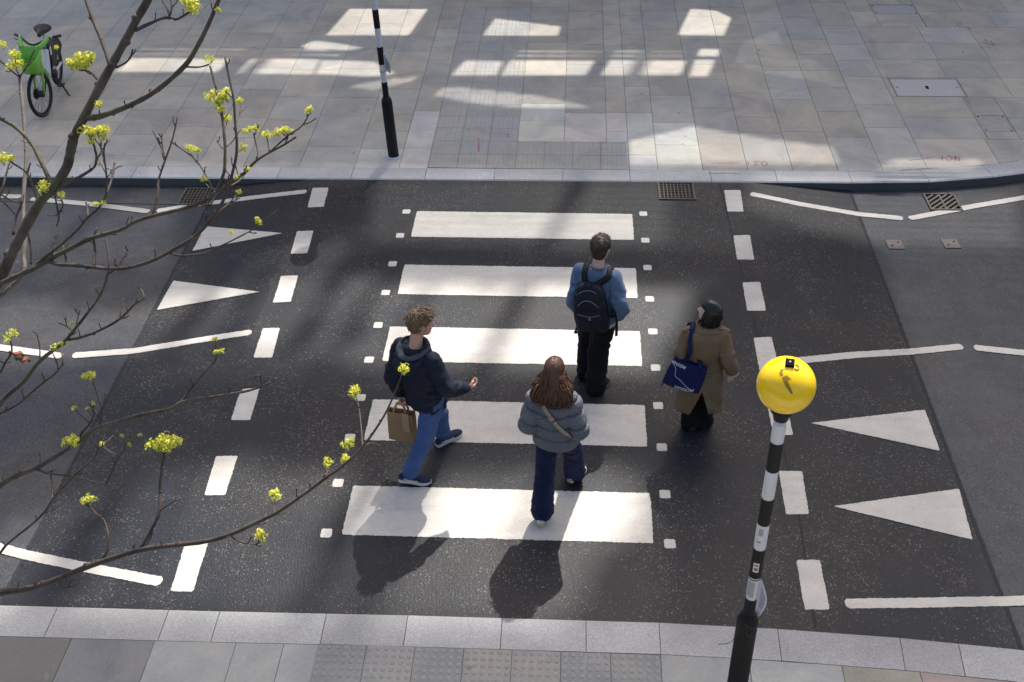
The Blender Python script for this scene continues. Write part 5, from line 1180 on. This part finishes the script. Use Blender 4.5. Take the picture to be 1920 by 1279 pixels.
for P0, Q in zip(L, L[1:]):
    n = len(P0)
    for i in range(n): b.faces.new((P0[i], P0[(i+1) % n], Q[(i+1) % n], Q[i]))
b.faces.new(L[0][::-1]); bmesh.ops.recalc_face_normals(b, faces=b.faces[:]); pb.add('bag_body', b, kraft, solid=.002, smooth=False)
for sy in (-1, 1):
    b = bmesh.new(); y = sy*(D2_*.68); tube(b, crom([inbag(-.055, y, H3-.05), inbag(-.055, y*.9, H3+.03), inbag(-.03, y*.3, H3+.085), inbag(.03, y*.3, H3+.085), inbag(.055, y*.9, H3+.03), inbag(.055, y, H3-.05)], 4), [(.010, .002)]*21, 8); pb.add('handle', b, kraft2)
b = bmesh.new(); f0 = [b.verts.new(inbag(x, -D2_*.72-.006-.022*(1-v), H3+.02-.19*(1-v))) for x, v in ((.015, 1), (.085, 1), (.10, 0), (.055, -.05), (.03, .1))]; b.faces.new(f0); pb.add('folded_flap', b, kraft2, solid=.003, smooth=False)
b = bmesh.new(); tube(b, [inbag(-W2, -D2_*.985-.002, .045), inbag(W2, -D2_*.985-.002, .045)], .0015, 4); pb.add('crease', b, kraft2)

# ---- woman in a grey puffer jacket
JC = dict(head=(.478, .17, 1.497), neck=(.47, .12, 1.335), sL=(.33, .13, 1.245), sR=(.62, .09, 1.245), eL=(.272, .06, 1.01), eR=(.685, .02, .99), wL=(.34, .27, .87), wR=(.63, .25, .86), hL=(.43, .15, .82), hR=(.575, .15, .82), kL=(.405, .08, .45), kR=(.64, .35, .46), aL=(.385, -.09, .08), aR=(.665, .46, .10))
Cw = Person('woman with long auburn hair, grey quilted puffer jacket and dark blue jeans, walking away', (.50, .18))
skC = skinmat('skin_light', (.55, .36, .29)); azC = 12; MC = headM(JC['head'], 14, -8, -3); fC, sC = azv(azC)
body(Cw, JC, MC, .95, skC, azC, dict(L=((.5, .6, -.2), (.5, -.5, 0), 1, .6), R=((-.5, .6, -.2), (-.5, -.5, 0), -1, .6)), .92); eyes(Cw, MC, .95, irisd)
def puffer_mat():
    k = NM('puffer_check', .7, .25)
    def grid(sc):
        w1 = k.n('TexChecker'); w1.inputs['Scale'].default_value = sc; k.l(k.co, w1.inputs['Vector']); return w1.outputs['Fac']
    c = k.mix(grid(66), (.072, .077, .090), (.155, .164, .184)); c = k.mix(.35, c, k.mix(k.noise(6, 4), (.095, .10, .115), (.14, .148, .168))); k.base(c); k.bump(k.noise(22, 4, .6), .5, .01); return k.m
pfm = puffer_mat()
b = bmesh.new(); hm = V((.500, .14, .755)); sm_ = V((.475, .11, 1.235))
rings(b, [(hm, .145, .130, azC), (hm+V((0, 0, .03)), .190, .160, azC), (hm+V((0, 0, .12)), .198, .170, azC), (hm.lerp(sm_, .5), .192, .165, azC), (hm.lerp(sm_, .8), .188, .15, azC), (sm_+V((0, 0, -.01)), .175, .13, azC), (sm_+V((0, 0, .06)), .13, .105, azC), (sm_+V((0, 0, .13)), .09, .088, azC), (sm_+V((0, 0, .15)), .07, .07, azC)], e=2.3)
for s in 'LR':
    e_, w_, s0 = V(JC['e'+s]), V(JC['w'+s]), V(JC['s'+s]); limb(b, [s0, s0.lerp(e_, .45), e_+(e_-sm_).normalized()*.005, e_.lerp(w_, .5), w_], [.082, .083, .082, .074, .052])
pf_ = fuse(b, .0075, 6)
SE = [.90, 1.03, 1.155, 1.27]
def quilt(q, n):
    z = q.z - .10*abs((q-hm).dot(sC)) - .010*math.sin(q.x*9) + .012*noise.noise(q*5)
    if n.z < -.75: return 0
    d = min(abs(z-s_) for s_ in SE); rel2 = math.exp(-(d/.03)**2); rel = math.exp(-(d/.010)**2); puff = min(1, d/.045)**.6
    return -.024*rel + .010*puff + .004*noise.noise(V((q.x*18, q.y*18, q.z*9))) + .007*rel2*abs(noise.noise(V((q.x*34, q.y*34, 2))))
disp(pf_, quilt); tC = bvh(pf_); Cw.add('puffer_jacket', pf_, pfm)
pants(Cw, JC, [.098, .090, .082, .088, .094], 'jeans', denim('jeans_indigo', (.007, .011, .036), (.013, .020, .062)), .010, dict(L=.125, R=.10), azC, .9, 8, seed=25, hipw=(.17, .125))
shw, blkst = plain('sneaker_white', (.55, .54, .50), .6, .3, .1, 25), plain('sneaker_stripe', (.015, .015, .016), .6, .3)
solw = plain('sole_gum', (.42, .36, .27), .7, .3, .15, 25)
o1, M1 = shoe(Cw, (.385, -.095), 16, shw, solw, .25, 2, wd=.043); o2, M2 = shoe(Cw, (.655, .44), 34, shw, solw, .25, 6, wd=.043)
for o_, M_ in ((o1, M1), (o2, M2)):
    for s in (-1, 1):
        for P0 in ([(-.02, .040), (.02, .072), (.035, .066), (.0, .036)], [(.035, .066), (.075, .040), (.06, .034), (.03, .054)]):
            b = bmesh.new(); b.faces.new([b.verts.new(M_ @ V((s*.0405, y, z+.004))) for y, z in P0]); r = bmesh.ops.extrude_face_region(b, geom=b.faces[:])
            for v in r['geom']:
                if isinstance(v, bmesh.types.BMVert): v.co += M_.to_3x3() @ V((-s*.012, 0, 0))
            bmesh.ops.recalc_face_normals(b, faces=b.faces[:]); Cw.add('shoe_stripe', b, blkst, o_, smooth=False)
    b = bmesh.new(); tube(b, [M_ @ V((0, -.012, .085)), M_ @ V((0, -.014, .125))], .036, 14); Cw.add('sock', b, blkst, o_)
# long hair falling on the shoulders
def hair_long(p, Mx, k, m, prof, seed, amp, part=None, open_=None, vox=.007, strands=30, hook=None):
    b = bmesh.new(); L = []
    for z, y, a, b_ in prof: L.append([b.verts.new(Mx @ V((a*math.cos(t)*k, (y+b_*math.sin(t))*k, z*k))) for t in [2*math.pi*i/48 for i in range(48)]])
    for P0, Q in zip(L, L[1:]):
        for i in range(48): b.faces.new((P0[i], P0[(i+1) % 48], Q[(i+1) % 48], Q[i]))
    b.faces.new(L[0][::-1]); b.faces.new(L[-1]); bm = fuse(b, vox, 2); Mi = Mx.inverted()
    dl = [f for f in bm.faces if open_ and open_((Mi @ f.calc_center_median())/k)]; bmesh.ops.delete(bm, geom=dl, context='FACES')
    def fn(q, n):
        c = (Mi @ q)/k; t = math.atan2(c.x, -c.y-.0); low = sstep(.02, -.25, c.z)
        u = noise.noise(V((t*strands*.33+seed, c.z*3, 1.5)))*.6+.5*noise.noise(V((t*strands, c.z*5+seed, 4)))
        w_ = amp*(.25+low)*u
        if part is not None and c.z > .075: w_ -= .012*math.exp(-((c.x-part)/.006)**2)
        return w_
    disp(bm, fn)
    for v in bm.verts:                              # ragged ends
        c = (Mi @ v.co)/k
        if c.z < prof[0][0]+.05: v.co.z -= .022*noise.noise(V((math.atan2(c.x, -c.y)*9+seed, 2, 3)))
    if hook: hook(bm)
    tufts(bm, Mx, k, 700 if part is not None else 300, seed, .075 if part is not None else .05, .0021, lambda c, rr: (c.x*.8*(part is not None), -.15, -1.0), lambda c: c.y < .05 and c.z < .03)
    return p.add('hair', bm, m, solid=.004)
hair_long(Cw, MC, .95, hairmat('hair_auburn', (.026, .010, .005), (.130, .048, .019), .42), [(-.225, -.100, .120, .055), (-.205, -.095, .172, .085), (-.16, -.078, .180, .100), (-.11, -.052, .158, .106), (-.055, -.026, .120, .108), (0, -.012, .090, .110), (.05, -.008, .084, .111), (.085, -.006, .073, .098), (.108, -.004, .052, .074), (.124, -.004, .03, .044), (.131, -.004, .008, .012)], 4, .020, part=.004, open_=lambda c: c.y > .045 and c.z < .07 and abs(c.x) < .09)
# strap of her cross-body bag, and the bag at her front
cb = Person('x', (.56, .36, .86)); del cb.o['group']; cb.o.name = 'crossbody_bag'; tag(cb.o, 'cross-body bag on a beige strap over the back of the grey puffer jacket', 'bag')
beige = cloth('strap_beige', (.33, .26, .20)); P0 = [V((.36, .20, 1.34)), V((.375, .10, 1.36)), V((.39, -.02, 1.28)), V((.45, -.09, 1.18)), V((.53, -.10, 1.075)), V((.61, -.07, .99)), V((.68, .03, .92)), V((.70, .16, .89)), V((.62, .32, .87))]
cb.add('strap', ribbon(tC, P0, .034, .014, .004), beige)
h_, n_, _, _ = tC.find_nearest(V((.46, -.09, 1.165))); Mx = Matrix.Translation(h_+n_*.019) @ n_.to_track_quat('Z', 'Y').to_matrix().to_4x4() @ Matrix.Rotation(R_(38), 4, 'Z'); b = bmesh.new(); box(b, (0, 0, 0), (.042, .05, .008), Mx); o_ = cb.add('buckle', b, plain('buckle_rose', (.30, .20, .17), .4, .5), smooth=False)
b = bmesh.new(); box(b, (0, -.03, .002), (.044, .008, .010), Mx); cb.add('buckle_bar', b, blkst, o_, smooth=False)
b = bmesh.new(); box(b, (.57, .37, .86), (.2, .07, .13)); bmesh.ops.bevel(b, geom=b.edges[:], offset=.02, segments=3, affect='EDGES'); cb.add('bag_body', b, beige)

# ---- woman in a trench coat with a tote bag
JD = dict(head=(1.832, 1.17, 1.395), neck=(1.812, 1.14, 1.262), sL=(1.675, 1.14, 1.19), sR=(1.95, 1.12, 1.19), eL=(1.588, 1.09, .985), eR=(2.025, 1.05, .96), wL=(1.63, 1.3, .90), wR=(2.095, 1.16, .735), hL=(1.74, 1.17, .78), hR=(1.87, 1.17, .78), kL=(1.765, 1.24, .42), kR=(1.87, 1.24, .42), aL=(1.77, 1.20, .07), aR=(1.895, 1.24, .07))
D = Person('woman with a black bob in a long tan trench coat, looking up to the left', (1.83, 1.20))
skD = skinmat('skin_pale', (.56, .39, .31)); azD = -4; MD = headM(JD['head'], -58, 8); fD, sD = azv(azD)
body(D, JD, MD, .93, skD, azD, dict(L=((.5, .6, .1), (.4, -.4, 0), 1, .9), R=((.1, .25, -1), (-1, 0, 0), -1, .5)), .9); eyes(D, MD, .93, irisd)
tan_ = cloth('trench_tan', (.150, .102, .062), (.178, .124, .077), .8, 380)
b = bmesh.new(); hm = V((1.815, 1.175, .78)); sm_ = V((1.812, 1.135, 1.185)); dz = azD
rings(b, [(V((1.82, 1.185, .29)), .185, .15, dz), (V((1.82, 1.185, .31)), .205, .165, dz), (V((1.818, 1.18, .5)), .200, .158, dz), (hm, .182, .145, dz), (hm+V((0, 0, .14)), .160, .132, dz), (hm.lerp(sm_, .7), .172, .135, dz), (sm_+V((0, 0, -.01)), .175, .12, dz), (sm_+V((0, 0, .05)), .13, .095, dz), (sm_+V((0, 0, .085)), .078, .075, dz)], e=2.4)
for s in 'LR':
    e_, w_, s0 = V(JD['e'+s]), V(JD['w'+s]), V(JD['s'+s]); limb(b, [s0, s0.lerp(e_, .45), e_, e_.lerp(w_, .5), w_.lerp(e_, .16)], [.066, .063, .059, .054, .050])
ct = fuse(b, .0095, 5); fn = folds(.030, 6.5, .55, 31); disp(ct, lambda q, n: fn(q, n)*(.45 if q.z > 1.05 else .8) + (.014*math.sin((q.x-1.8)*26+1.3)*sstep(.75, .35, q.z)))
tD = bvh(ct); full_coat = ct.copy()
xc = 1.815
bmesh.ops.delete(ct, geom=[f for f in ct.faces if (f.normal.z < -.6 and f.calc_center_median().z < .33 and True) or (f.calc_center_median().z < .60 and f.calc_center_median().y < 1.18 and abs(f.calc_center_median().x-xc) < .006+(.60-f.calc_center_median().z)*.30)], context='FACES')
bmesh.ops.delete(ct, geom=[v for v in ct.verts if not v.link_faces], context='VERTS')
D.add('trench_coat', ct, tan_, solid=.006)
yk = full_coat; bmesh.ops.delete(yk, geom=[f for f in yk.faces if not (f.calc_center_median().y < 1.135 and f.calc_center_median().z > 1.005+.12*(f.calc_center_median().x-1.81)**2*8*(1) - .035*(1-abs(f.calc_center_median().x-1.81)/.16) and abs(f.calc_center_median().x-1.81) < .165 and f.calc_center_median().z < 1.235)], context='FACES')
bmesh.ops.delete(yk, geom=[v for v in yk.verts if not v.link_faces], context='VERTS')
yk.normal_update()
for v in yk.verts: v.co += v.normal*.013
D.add('back_yoke', yk, tan_, solid=.009)
b = bmesh.new(); L = []
for r, z in ((.072, .10), (.086, .098), (.112, .058), (.128, .035), (.118, .028)):
    L.append([b.verts.new(sm_+sD*r*1.12*math.cos(t)+fD*(r*.95*math.sin(t)+.01)+V((0, 0, z+.012*math.sin(t)))) for t in [2*math.pi*i/28 for i in range(28)]])
for P0, Q in zip(L, L[1:]):
    for i in range(28): b.faces.new((P0[i], P0[(i+1) % 28], Q[(i+1) % 28], Q[i]))
bmesh.ops.recalc_face_normals(b, faces=b.faces[:]); D.add('collar', b, tan_, solid=.005)
D.add('epaulette', ribbon(tD, [V((1.90, 1.10, 1.25)), V((1.94, 1.11, 1.24)), V((1.985, 1.12, 1.2))], .042, .004, .005), tan_); D.add('epaulette', ribbon(tD, [V((1.72, 1.11, 1.25)), V((1.68, 1.12, 1.24)), V((1.635, 1.13, 1.2))], .042, .004, .005), tan_)
b = ribbon(tD, [V((1.63, 1.15, .90)), V((1.70, 1.03, .86)), V((1.81, 1.0, .80)), V((1.90, 1.015, .79)), V((1.97, 1.07, .84)), V((2.0, 1.15, .87))], .036, .006, .005); D.add('belt', b, tan_)
e_, w_ = V(JD['eR']), V(JD['wR']); d = (w_-e_).normalized(); b = bmesh.new(); tube(b, [w_-d*.045, w_+d*.028], [.054, .052], 18); D.add('cuff', b, cloth('cuff_cream', (.55, .52, .47)))
b = bmesh.new(); tube(b, [w_-d*.075, w_-d*.05], [.062, .061], 18); D.add('cuff_strap', b, tan_)
pants(D, JD, [.080, .080, .080, .083, .088], 'trousers', cloth('trousers_jet', (.006, .006, .007)), .010, .06, azD, .9, 7, seed=35, hipw=(.15, .11))
bt_, bs_ = plain('boot_black', (.010, .010, .011), .45, .5), plain('boot_sole', (.012, .012, .012), .7, .3)
shoe(D, (1.775, 1.185), -6, bt_, bs_, .25, 0, wd=.044, sole_h=.035); shoe(D, (1.895, 1.225), 10, bt_, bs_, .25, 0, wd=.044, sole_h=.035)
hair_long(D, MD, .93, hairmat('hair_black', (.0025, .0025, .003), (.007, .0065, .007), .25), [(-.155, -.022, .060, .066), (-.15, -.02, .088, .092), (-.10, -.016, .094, .100), (-.05, -.012, .093, .104), (0, -.010, .090, .109), (.05, -.008, .084, .111), (.085, -.006, .073, .098), (.108, -.004, .052, .074), (.124, -.004, .03, .044), (.131, -.004, .008, .012)], 6, .005, part=None, open_=lambda c: c.y > .028 and c.z < .055 and abs(c.x) < .082, vox=.006)
# tote bag hanging from her left shoulder
tn = cloth('tote_navy', (.0075, .010, .060), (.010, .014, .082), .75, 300)
tg = V((1.655, 1.02, .80)); tb = Person('x', (tg.x, tg.y, tg.z-.2)); del tb.o['group']; tb.o.name = 'tote_bag'; tag(tb.o, 'navy tote bag with white print on the shoulder of the woman in the trench coat', 'tote bag')
ft_, st2 = azv(10)                                 # its broad side faces the camera and a little to the left
def intote(x, y, z): q = Matrix.Rotation(R_(14), 3, ft_) @ (st2*x+V((0, 0, z))); return tg+q-ft_*y
def tw(x, z): return .030*(1-(abs(x)/.175)**2)*(.55+.45*max(0, min(1, (.17-z)/.3))) + .006*noise.noise(V((x*11, z*9, 3)))
b = bmesh.new(); NXX, NZZ = 18, 16; hw_ = lambda z: .172-.02*max(0, z)/.17
Fr = [[None]*(NZZ+1) for _ in range(NXX+1)]; Bk = [[None]*(NZZ+1) for _ in range(NXX+1)]
for i in range(NXX+1):
    for j in range(NZZ+1):
        z = -.165+.33*j/NZZ; x = hw_(z)*(2*i/NXX-1); sag = -.022*(1-(x/.17)**2)*(j/NZZ)
        Fr[i][j] = b.verts.new(intote(x, tw(x, z), z+sag)); Bk[i][j] = b.verts.new(intote(x, -tw(x, z), z+sag*.6))
for i in range(NXX):
    for j in range(NZZ):
        b.faces.new((Fr[i][j], Fr[i+1][j], Fr[i+1][j+1], Fr[i][j+1])); b.faces.new((Bk[i][j], Bk[i][j+1], Bk[i+1][j+1], Bk[i+1][j]))
for j in range(NZZ):
    for i in (0, NXX): b.faces.new((Fr[i][j], Fr[i][j+1], Bk[i][j+1], Bk[i][j]))
for i in range(NXX): b.faces.new((Fr[i][0], Bk[i][0], Bk[i+1][0], Fr[i+1][0]))
bmesh.ops.recalc_face_normals(b, faces=b.faces[:]); tt = bvh(b); tbo = tb.add('bag_body', b, tn, solid=.002)
sh_ = V((1.675, 1.13, 1.285))
for sy, dx in ((1, -.0), (-1, .025)):
    P0 = [intote(-.06, sy*.012, .12), intote(-.045, sy*.014, .20), V((1.664+dx*.3, .985+(.012 if sy < 0 else 0), 1.08)), V((1.68+dx*.4, 1.085, 1.235)), sh_+V((.01+dx*.4, 0, .0)), V((1.68+dx*.4, 1.21, 1.21)), V((1.665+dx, 1.17, 1.02)), intote(.075, sy*.012-.0, .20), intote(.085, sy*.012, .11)]
    tb.add('handle', ribbon(tD, P0, .038, .031+(.004 if sy < 0 else 0), .003, keep=((0, .25), (.8, 1))), tn)
tw_m = plain('tote_print', (.62, .62, .66), .7, .3, .05, 30, 0)
# its printing hangs upside down: wavy line with a word near each end
def on_tote(x, z): return intote(x, tw(x, z)+.0035, z-.022*(1-(x/.17)**2)*((z+.165)/.33))
b = bmesh.new(); L = crom([on_tote(x, z) for x, z in [(-.150, .098), (-.143, .085), (-.125, .072), (-.105, .045), (-.098, .0), (-.080, -.035), (-.055, -.043), (-.02, -.062), (.03, -.095), (.075, -.118), (.105, -.130)]], 5); tube(b, L, .0022, 5); tb.add('printed_line', b, tw_m, tbo)
def tote_word(word, x, z, size, rot):
    ex = (intote(.01, 0, 0)-intote(0, 0, 0)).normalized(); ez = (intote(0, 0, .01)-intote(0, 0, 0)).normalized(); nz_ = ex.cross(ez)
    Mx = Matrix((ex, ez, nz_)).transposed().to_4x4(); Mx.translation = on_tote(x, z)-ft_*.002-tb.c
    o = text('printed_word', word, size, Mx @ Matrix.Rotation(R_(180+rot), 4, 'Z'), tw_m, tbo, .0008, .0012)
    me = o.data                                     # lay the letters on the curved cloth
    for v in me.vertices:
        h, n, _, d = tt.find_nearest(v.co+tb.c)
        if h: 
            n = n if n.dot(-ft_) > 0 else -n; v.co = h+n*.0028-tb.c
tote_word('MSINR', -.100, .108, .050, -8); tote_word('JACKSON', .035, -.140, .042, 3)
b = bmesh.new(); tube(b, crom([intote(-.150, 0, -.16), intote(-.165, .01, -.19), intote(-.175, .01, -.205)], 3), .005, 6); tb.add('cord', b, strm)
# ---------------------------------------------------------------- added unseen masks that shape the light
def to_wall(p, Y):
    t = (Y-p.y)/SUN.y; return Vector((p.x+SUN.x*t, p.z+SUN.z*t))
def inside(p, poly):
    c = False; n = len(poly)
    for i in range(n):
        a, b = poly[i], poly[(i+1) % n]
        if (a[1] > p[1]) != (b[1] > p[1]) and p[0] < (b[0]-a[0])*(p[1]-a[1])/(b[1]-a[1])+a[0]: c = not c
    return c
def pierced(name, Y, outer, holes, m, parent, thick=.06, keep=()):
    V = []; E_ = []
    for poly in [outer]+list(holes)+list(keep):
        k = len(V); V += [Vector(p) for p in poly]; E_ += [(k+i, k+(i+1) % len(poly)) for i in range(len(poly))]
    vs, es, fs, *_ = geometry.delaunay_2d_cdt(V, E_, [], 0, 1e-5)
    bm = bmesh.new(); bv = [bm.verts.new((v.x, Y, v.y)) for v in vs]
    for f in fs:
        c = sum((vs[i] for i in f), Vector((0, 0)))/len(f)
        if not inside(c, outer): continue
        if any(inside(c, h) for h in holes) and not any(inside(c, h) for h in keep): continue
        bm.faces.new([bv[i] for i in f])
    r = bmesh.ops.extrude_face_region(bm, geom=bm.faces[:])
    for v in r['geom']:
        if isinstance(v, bmesh.types.BMVert): v.co.y += thick
    bmesh.ops.recalc_face_normals(bm, faces=bm.faces[:])
    return obj(name, bm, m, parent)
wallm = plain('gobo_stone', (.42, .41, .39), .8, .3, .15, 3, .2)  # surface shared by the added light masks
YA, YB = 17.0, 27.0
PAT = [[(609, 69), (655, 17), (803, 17), (765, 69)], [(904, 69), (928, 35), (1052, 50), (1046, 69)],
       [(1270, 68), (1295, 17), (1342, 20), (1372, 34), (1358, 69)],
       [(845, 144), (872, 114), (946, 114), (931, 144)], [(938, 144), (955, 114), (1117, 114), (1098, 144)], [(1124, 144), (1144, 114), (1288, 114), (1276, 144)], [(1292, 146), (1303, 113), (1342, 112), (1327, 146)],
       [(968, 100), (971, 96), (1130, 96), (1128, 100)], [(962, 108), (966, 104), (1124, 104), (1121, 108)], [(1150, 100), (1153, 96), (1290, 96), (1288, 100)], [(1146, 108), (1149, 104), (1287, 104), (1285, 108)],
       [(1306, 108), (1313, 92), (1352, 92), (1346, 108)],
       [(212, 138), (245, 110), (432, 110), (405, 138)], [(440, 140), (470, 110), (600, 112), (585, 142)], [(590, 142), (604, 113), (700, 116), (745, 140), (700, 146)],
       [(262, 95), (266, 91), (462, 92), (458, 96)], [(250, 104), (254, 100), (450, 101), (446, 105)], [(480, 95), (484, 92), (620, 94), (618, 98)], [(472, 104), (476, 101), (640, 103), (636, 107)],
       [(560, 88), (588, 77), (625, 80), (690, 92), (650, 97), (575, 94)]]
SOFT = [[(812, 182), (832, 164), (880, 166), (1010, 180), (1120, 203), (1080, 205), (980, 206), (880, 196)], [(640, 164), (720, 150), (790, 143), (770, 156), (700, 172)],
        [(1376, 112), (1392, 80), (1440, 60), (1460, 62), (1470, 92), (1540, 120), (1590, 168), (1500, 150), (1440, 140), (1400, 132)],
        [(1180, 265), (1300, 238), (1420, 258), (1560, 276), (1575, 312), (1180, 312)], [(1630, 318), (1680, 298), (1850, 302), (1800, 338), (1650, 350)]]
fb = thing('sun_mask', 'added unseen building with glazed openings beyond the far pavement', 'mask', (0, 0, 0))  # made up to cut the sun into patches; stands out of view
hA = [[to_wall(at(x, y, .014), YA) for x, y in q] for q in PAT+SOFT]
zlo = to_wall(Vector((0, 13.4, 0)), YA).y; topA = to_wall(Vector((0, 6.35, 0)), YA).y
for q, cov in zip(hA, [.02]*len(PAT)+[.34, .40, .66, .30, .34]):       # added bars thinning the sun through the holes
    lo, hi = min(p.y for p in q), max(p.y for p in q); bm = bmesh.new(); z = lo+.045
    while z < hi:
        xs = []
        for a, b in zip(q, q[1:]+q[:1]):
            if (a.y > z) != (b.y > z): xs.append(a.x+(b.x-a.x)*(z-a.y)/(b.y-a.y))
        xs.sort()
        for a, b in zip(xs[::2], xs[1::2]): box(bm, ((a+b)/2, YA+.03, z), (b-a+.02, .02, .09*cov))
        z += .09
    obj('mask_bars', bm, wallm, fb)
pierced('wall', YA, [(-12, zlo), (15, zlo), (15, topA), (-12, topA)], hA, wallm, fb)  # added wall, pierced where sun patches should fall
tw = thing('gobo', 'added unseen tower with a louvred crown far behind the street', 'gobo', (0, 0, 0))  # made up, out of view: its slats dim the sun on the road
MED = [[(690, 340), (1240, 340), (1245, 460), (1100, 462), (690, 455)], [(330, 640), (480, 470), (640, 450), (560, 700), (330, 700)], [(1390, 340), (1900, 335), (1900, 440), (1640, 440), (1400, 395)], [(-300, 330), (330, 345), (300, 470), (-300, 500)]]
FULL = [[(-400, 560), (0, 545), (250, 552), (450, 530), (620, 522), (760, 533), (900, 548), (1060, 540), (1290, 545), (1240, 640), (1195, 705), (1000, 690), (700, 690), (560, 655), (450, 640), (250, 640), (0, 660), (-400, 680)],
        [(-300, 1100), (60, 930), (240, 880), (420, 872), (640, 885), (860, 900), (1060, 880), (1200, 900), (1190, 960), (1110, 1040), (1060, 1140), (1000, 1165), (-300, 1150)],]
DARK = [[(640, 460), (665, 455), (560, 660), (530, 660)], [(715, 500), (735, 500), (640, 655), (610, 655)], [(800, 520), (815, 520), (740, 650), (715, 650)],
        [(700, 800), (760, 800), (590, 1160), (520, 1160)], [(420, 470), (450, 470), (330, 640), (290, 640)], [(500, 470), (515, 470), (420, 640), (390, 640)],
        [(1010, 860), (1030, 860), (960, 1040), (930, 1040)], [(860, 870), (870, 870), (800, 1010), (780, 1010)], [(190, 870), (260, 870), (100, 1140), (10, 1140)]]
BAND = [[(330, 345), (690, 345), (680, 400), (540, 520), (430, 520), (330, 470)], [(-300, 700), (560, 712), (1230, 735), (1230, 870), (900, 860), (500, 850), (-300, 860)], [(560, 455), (1380, 470), (1380, 515), (560, 512)], [(1250, 600), (1400, 440), (1645, 440), (1900, 1250), (1220, 1250), (1240, 800)]]
W = lambda q: [to_wall(at(x, y, 0), YB) for x, y in q]
z0, z1 = to_wall(Vector((0, 6.38, 0)), YB).y, to_wall(Vector((0, -4.5, 0)), YB).y
crown = bmesh.new()  # slat mesh of the added sun mask
full, dark, band, med = [W(q) for q in FULL], [W(q) for q in DARK], [W(q) for q in BAND], [W(q) for q in MED]
zz = z0; PIT = .2
while zz < z1:
    x = -12.
    run = None
    def kind(x, z):
        if any(inside((x, z), q) for q in dark): return .92
        if any(inside((x, z), q) for q in full): return .03
        if any(inside((x, z), q) for q in med): return .48
        if any(inside((x, z), q) for q in band): return .85
        return .72
    while x <= 22:
        k = kind(x, zz)
        if run is None or run[1] != k or x > 21.8:
            if run and run[1] > 0: box(crown, ((run[0]+x)/2, YB, zz), (x-run[0], .03, PIT*run[1]))
            run = (x, k)
        x += .12
    zz += PIT
obj('gobo_slat', crown, plain('gobo_metal', (.4, .4, .4), .6, .5), tw)  # added slats, wider where less sun should pass
bm = bmesh.new()
for x in range(-12, 23, 6): box(bm, (x, YB+.3, (z1+14)/2), (.16, .3, z1-14))
obj('column', bm, wallm, tw)  # posts of the added slat structure
bm = bmesh.new(); box(bm, (6, YB+8, 6.9), (40, 16, 13.8)); obj('wall', bm, wallm, tw)  # base of the added slat structure, out of view
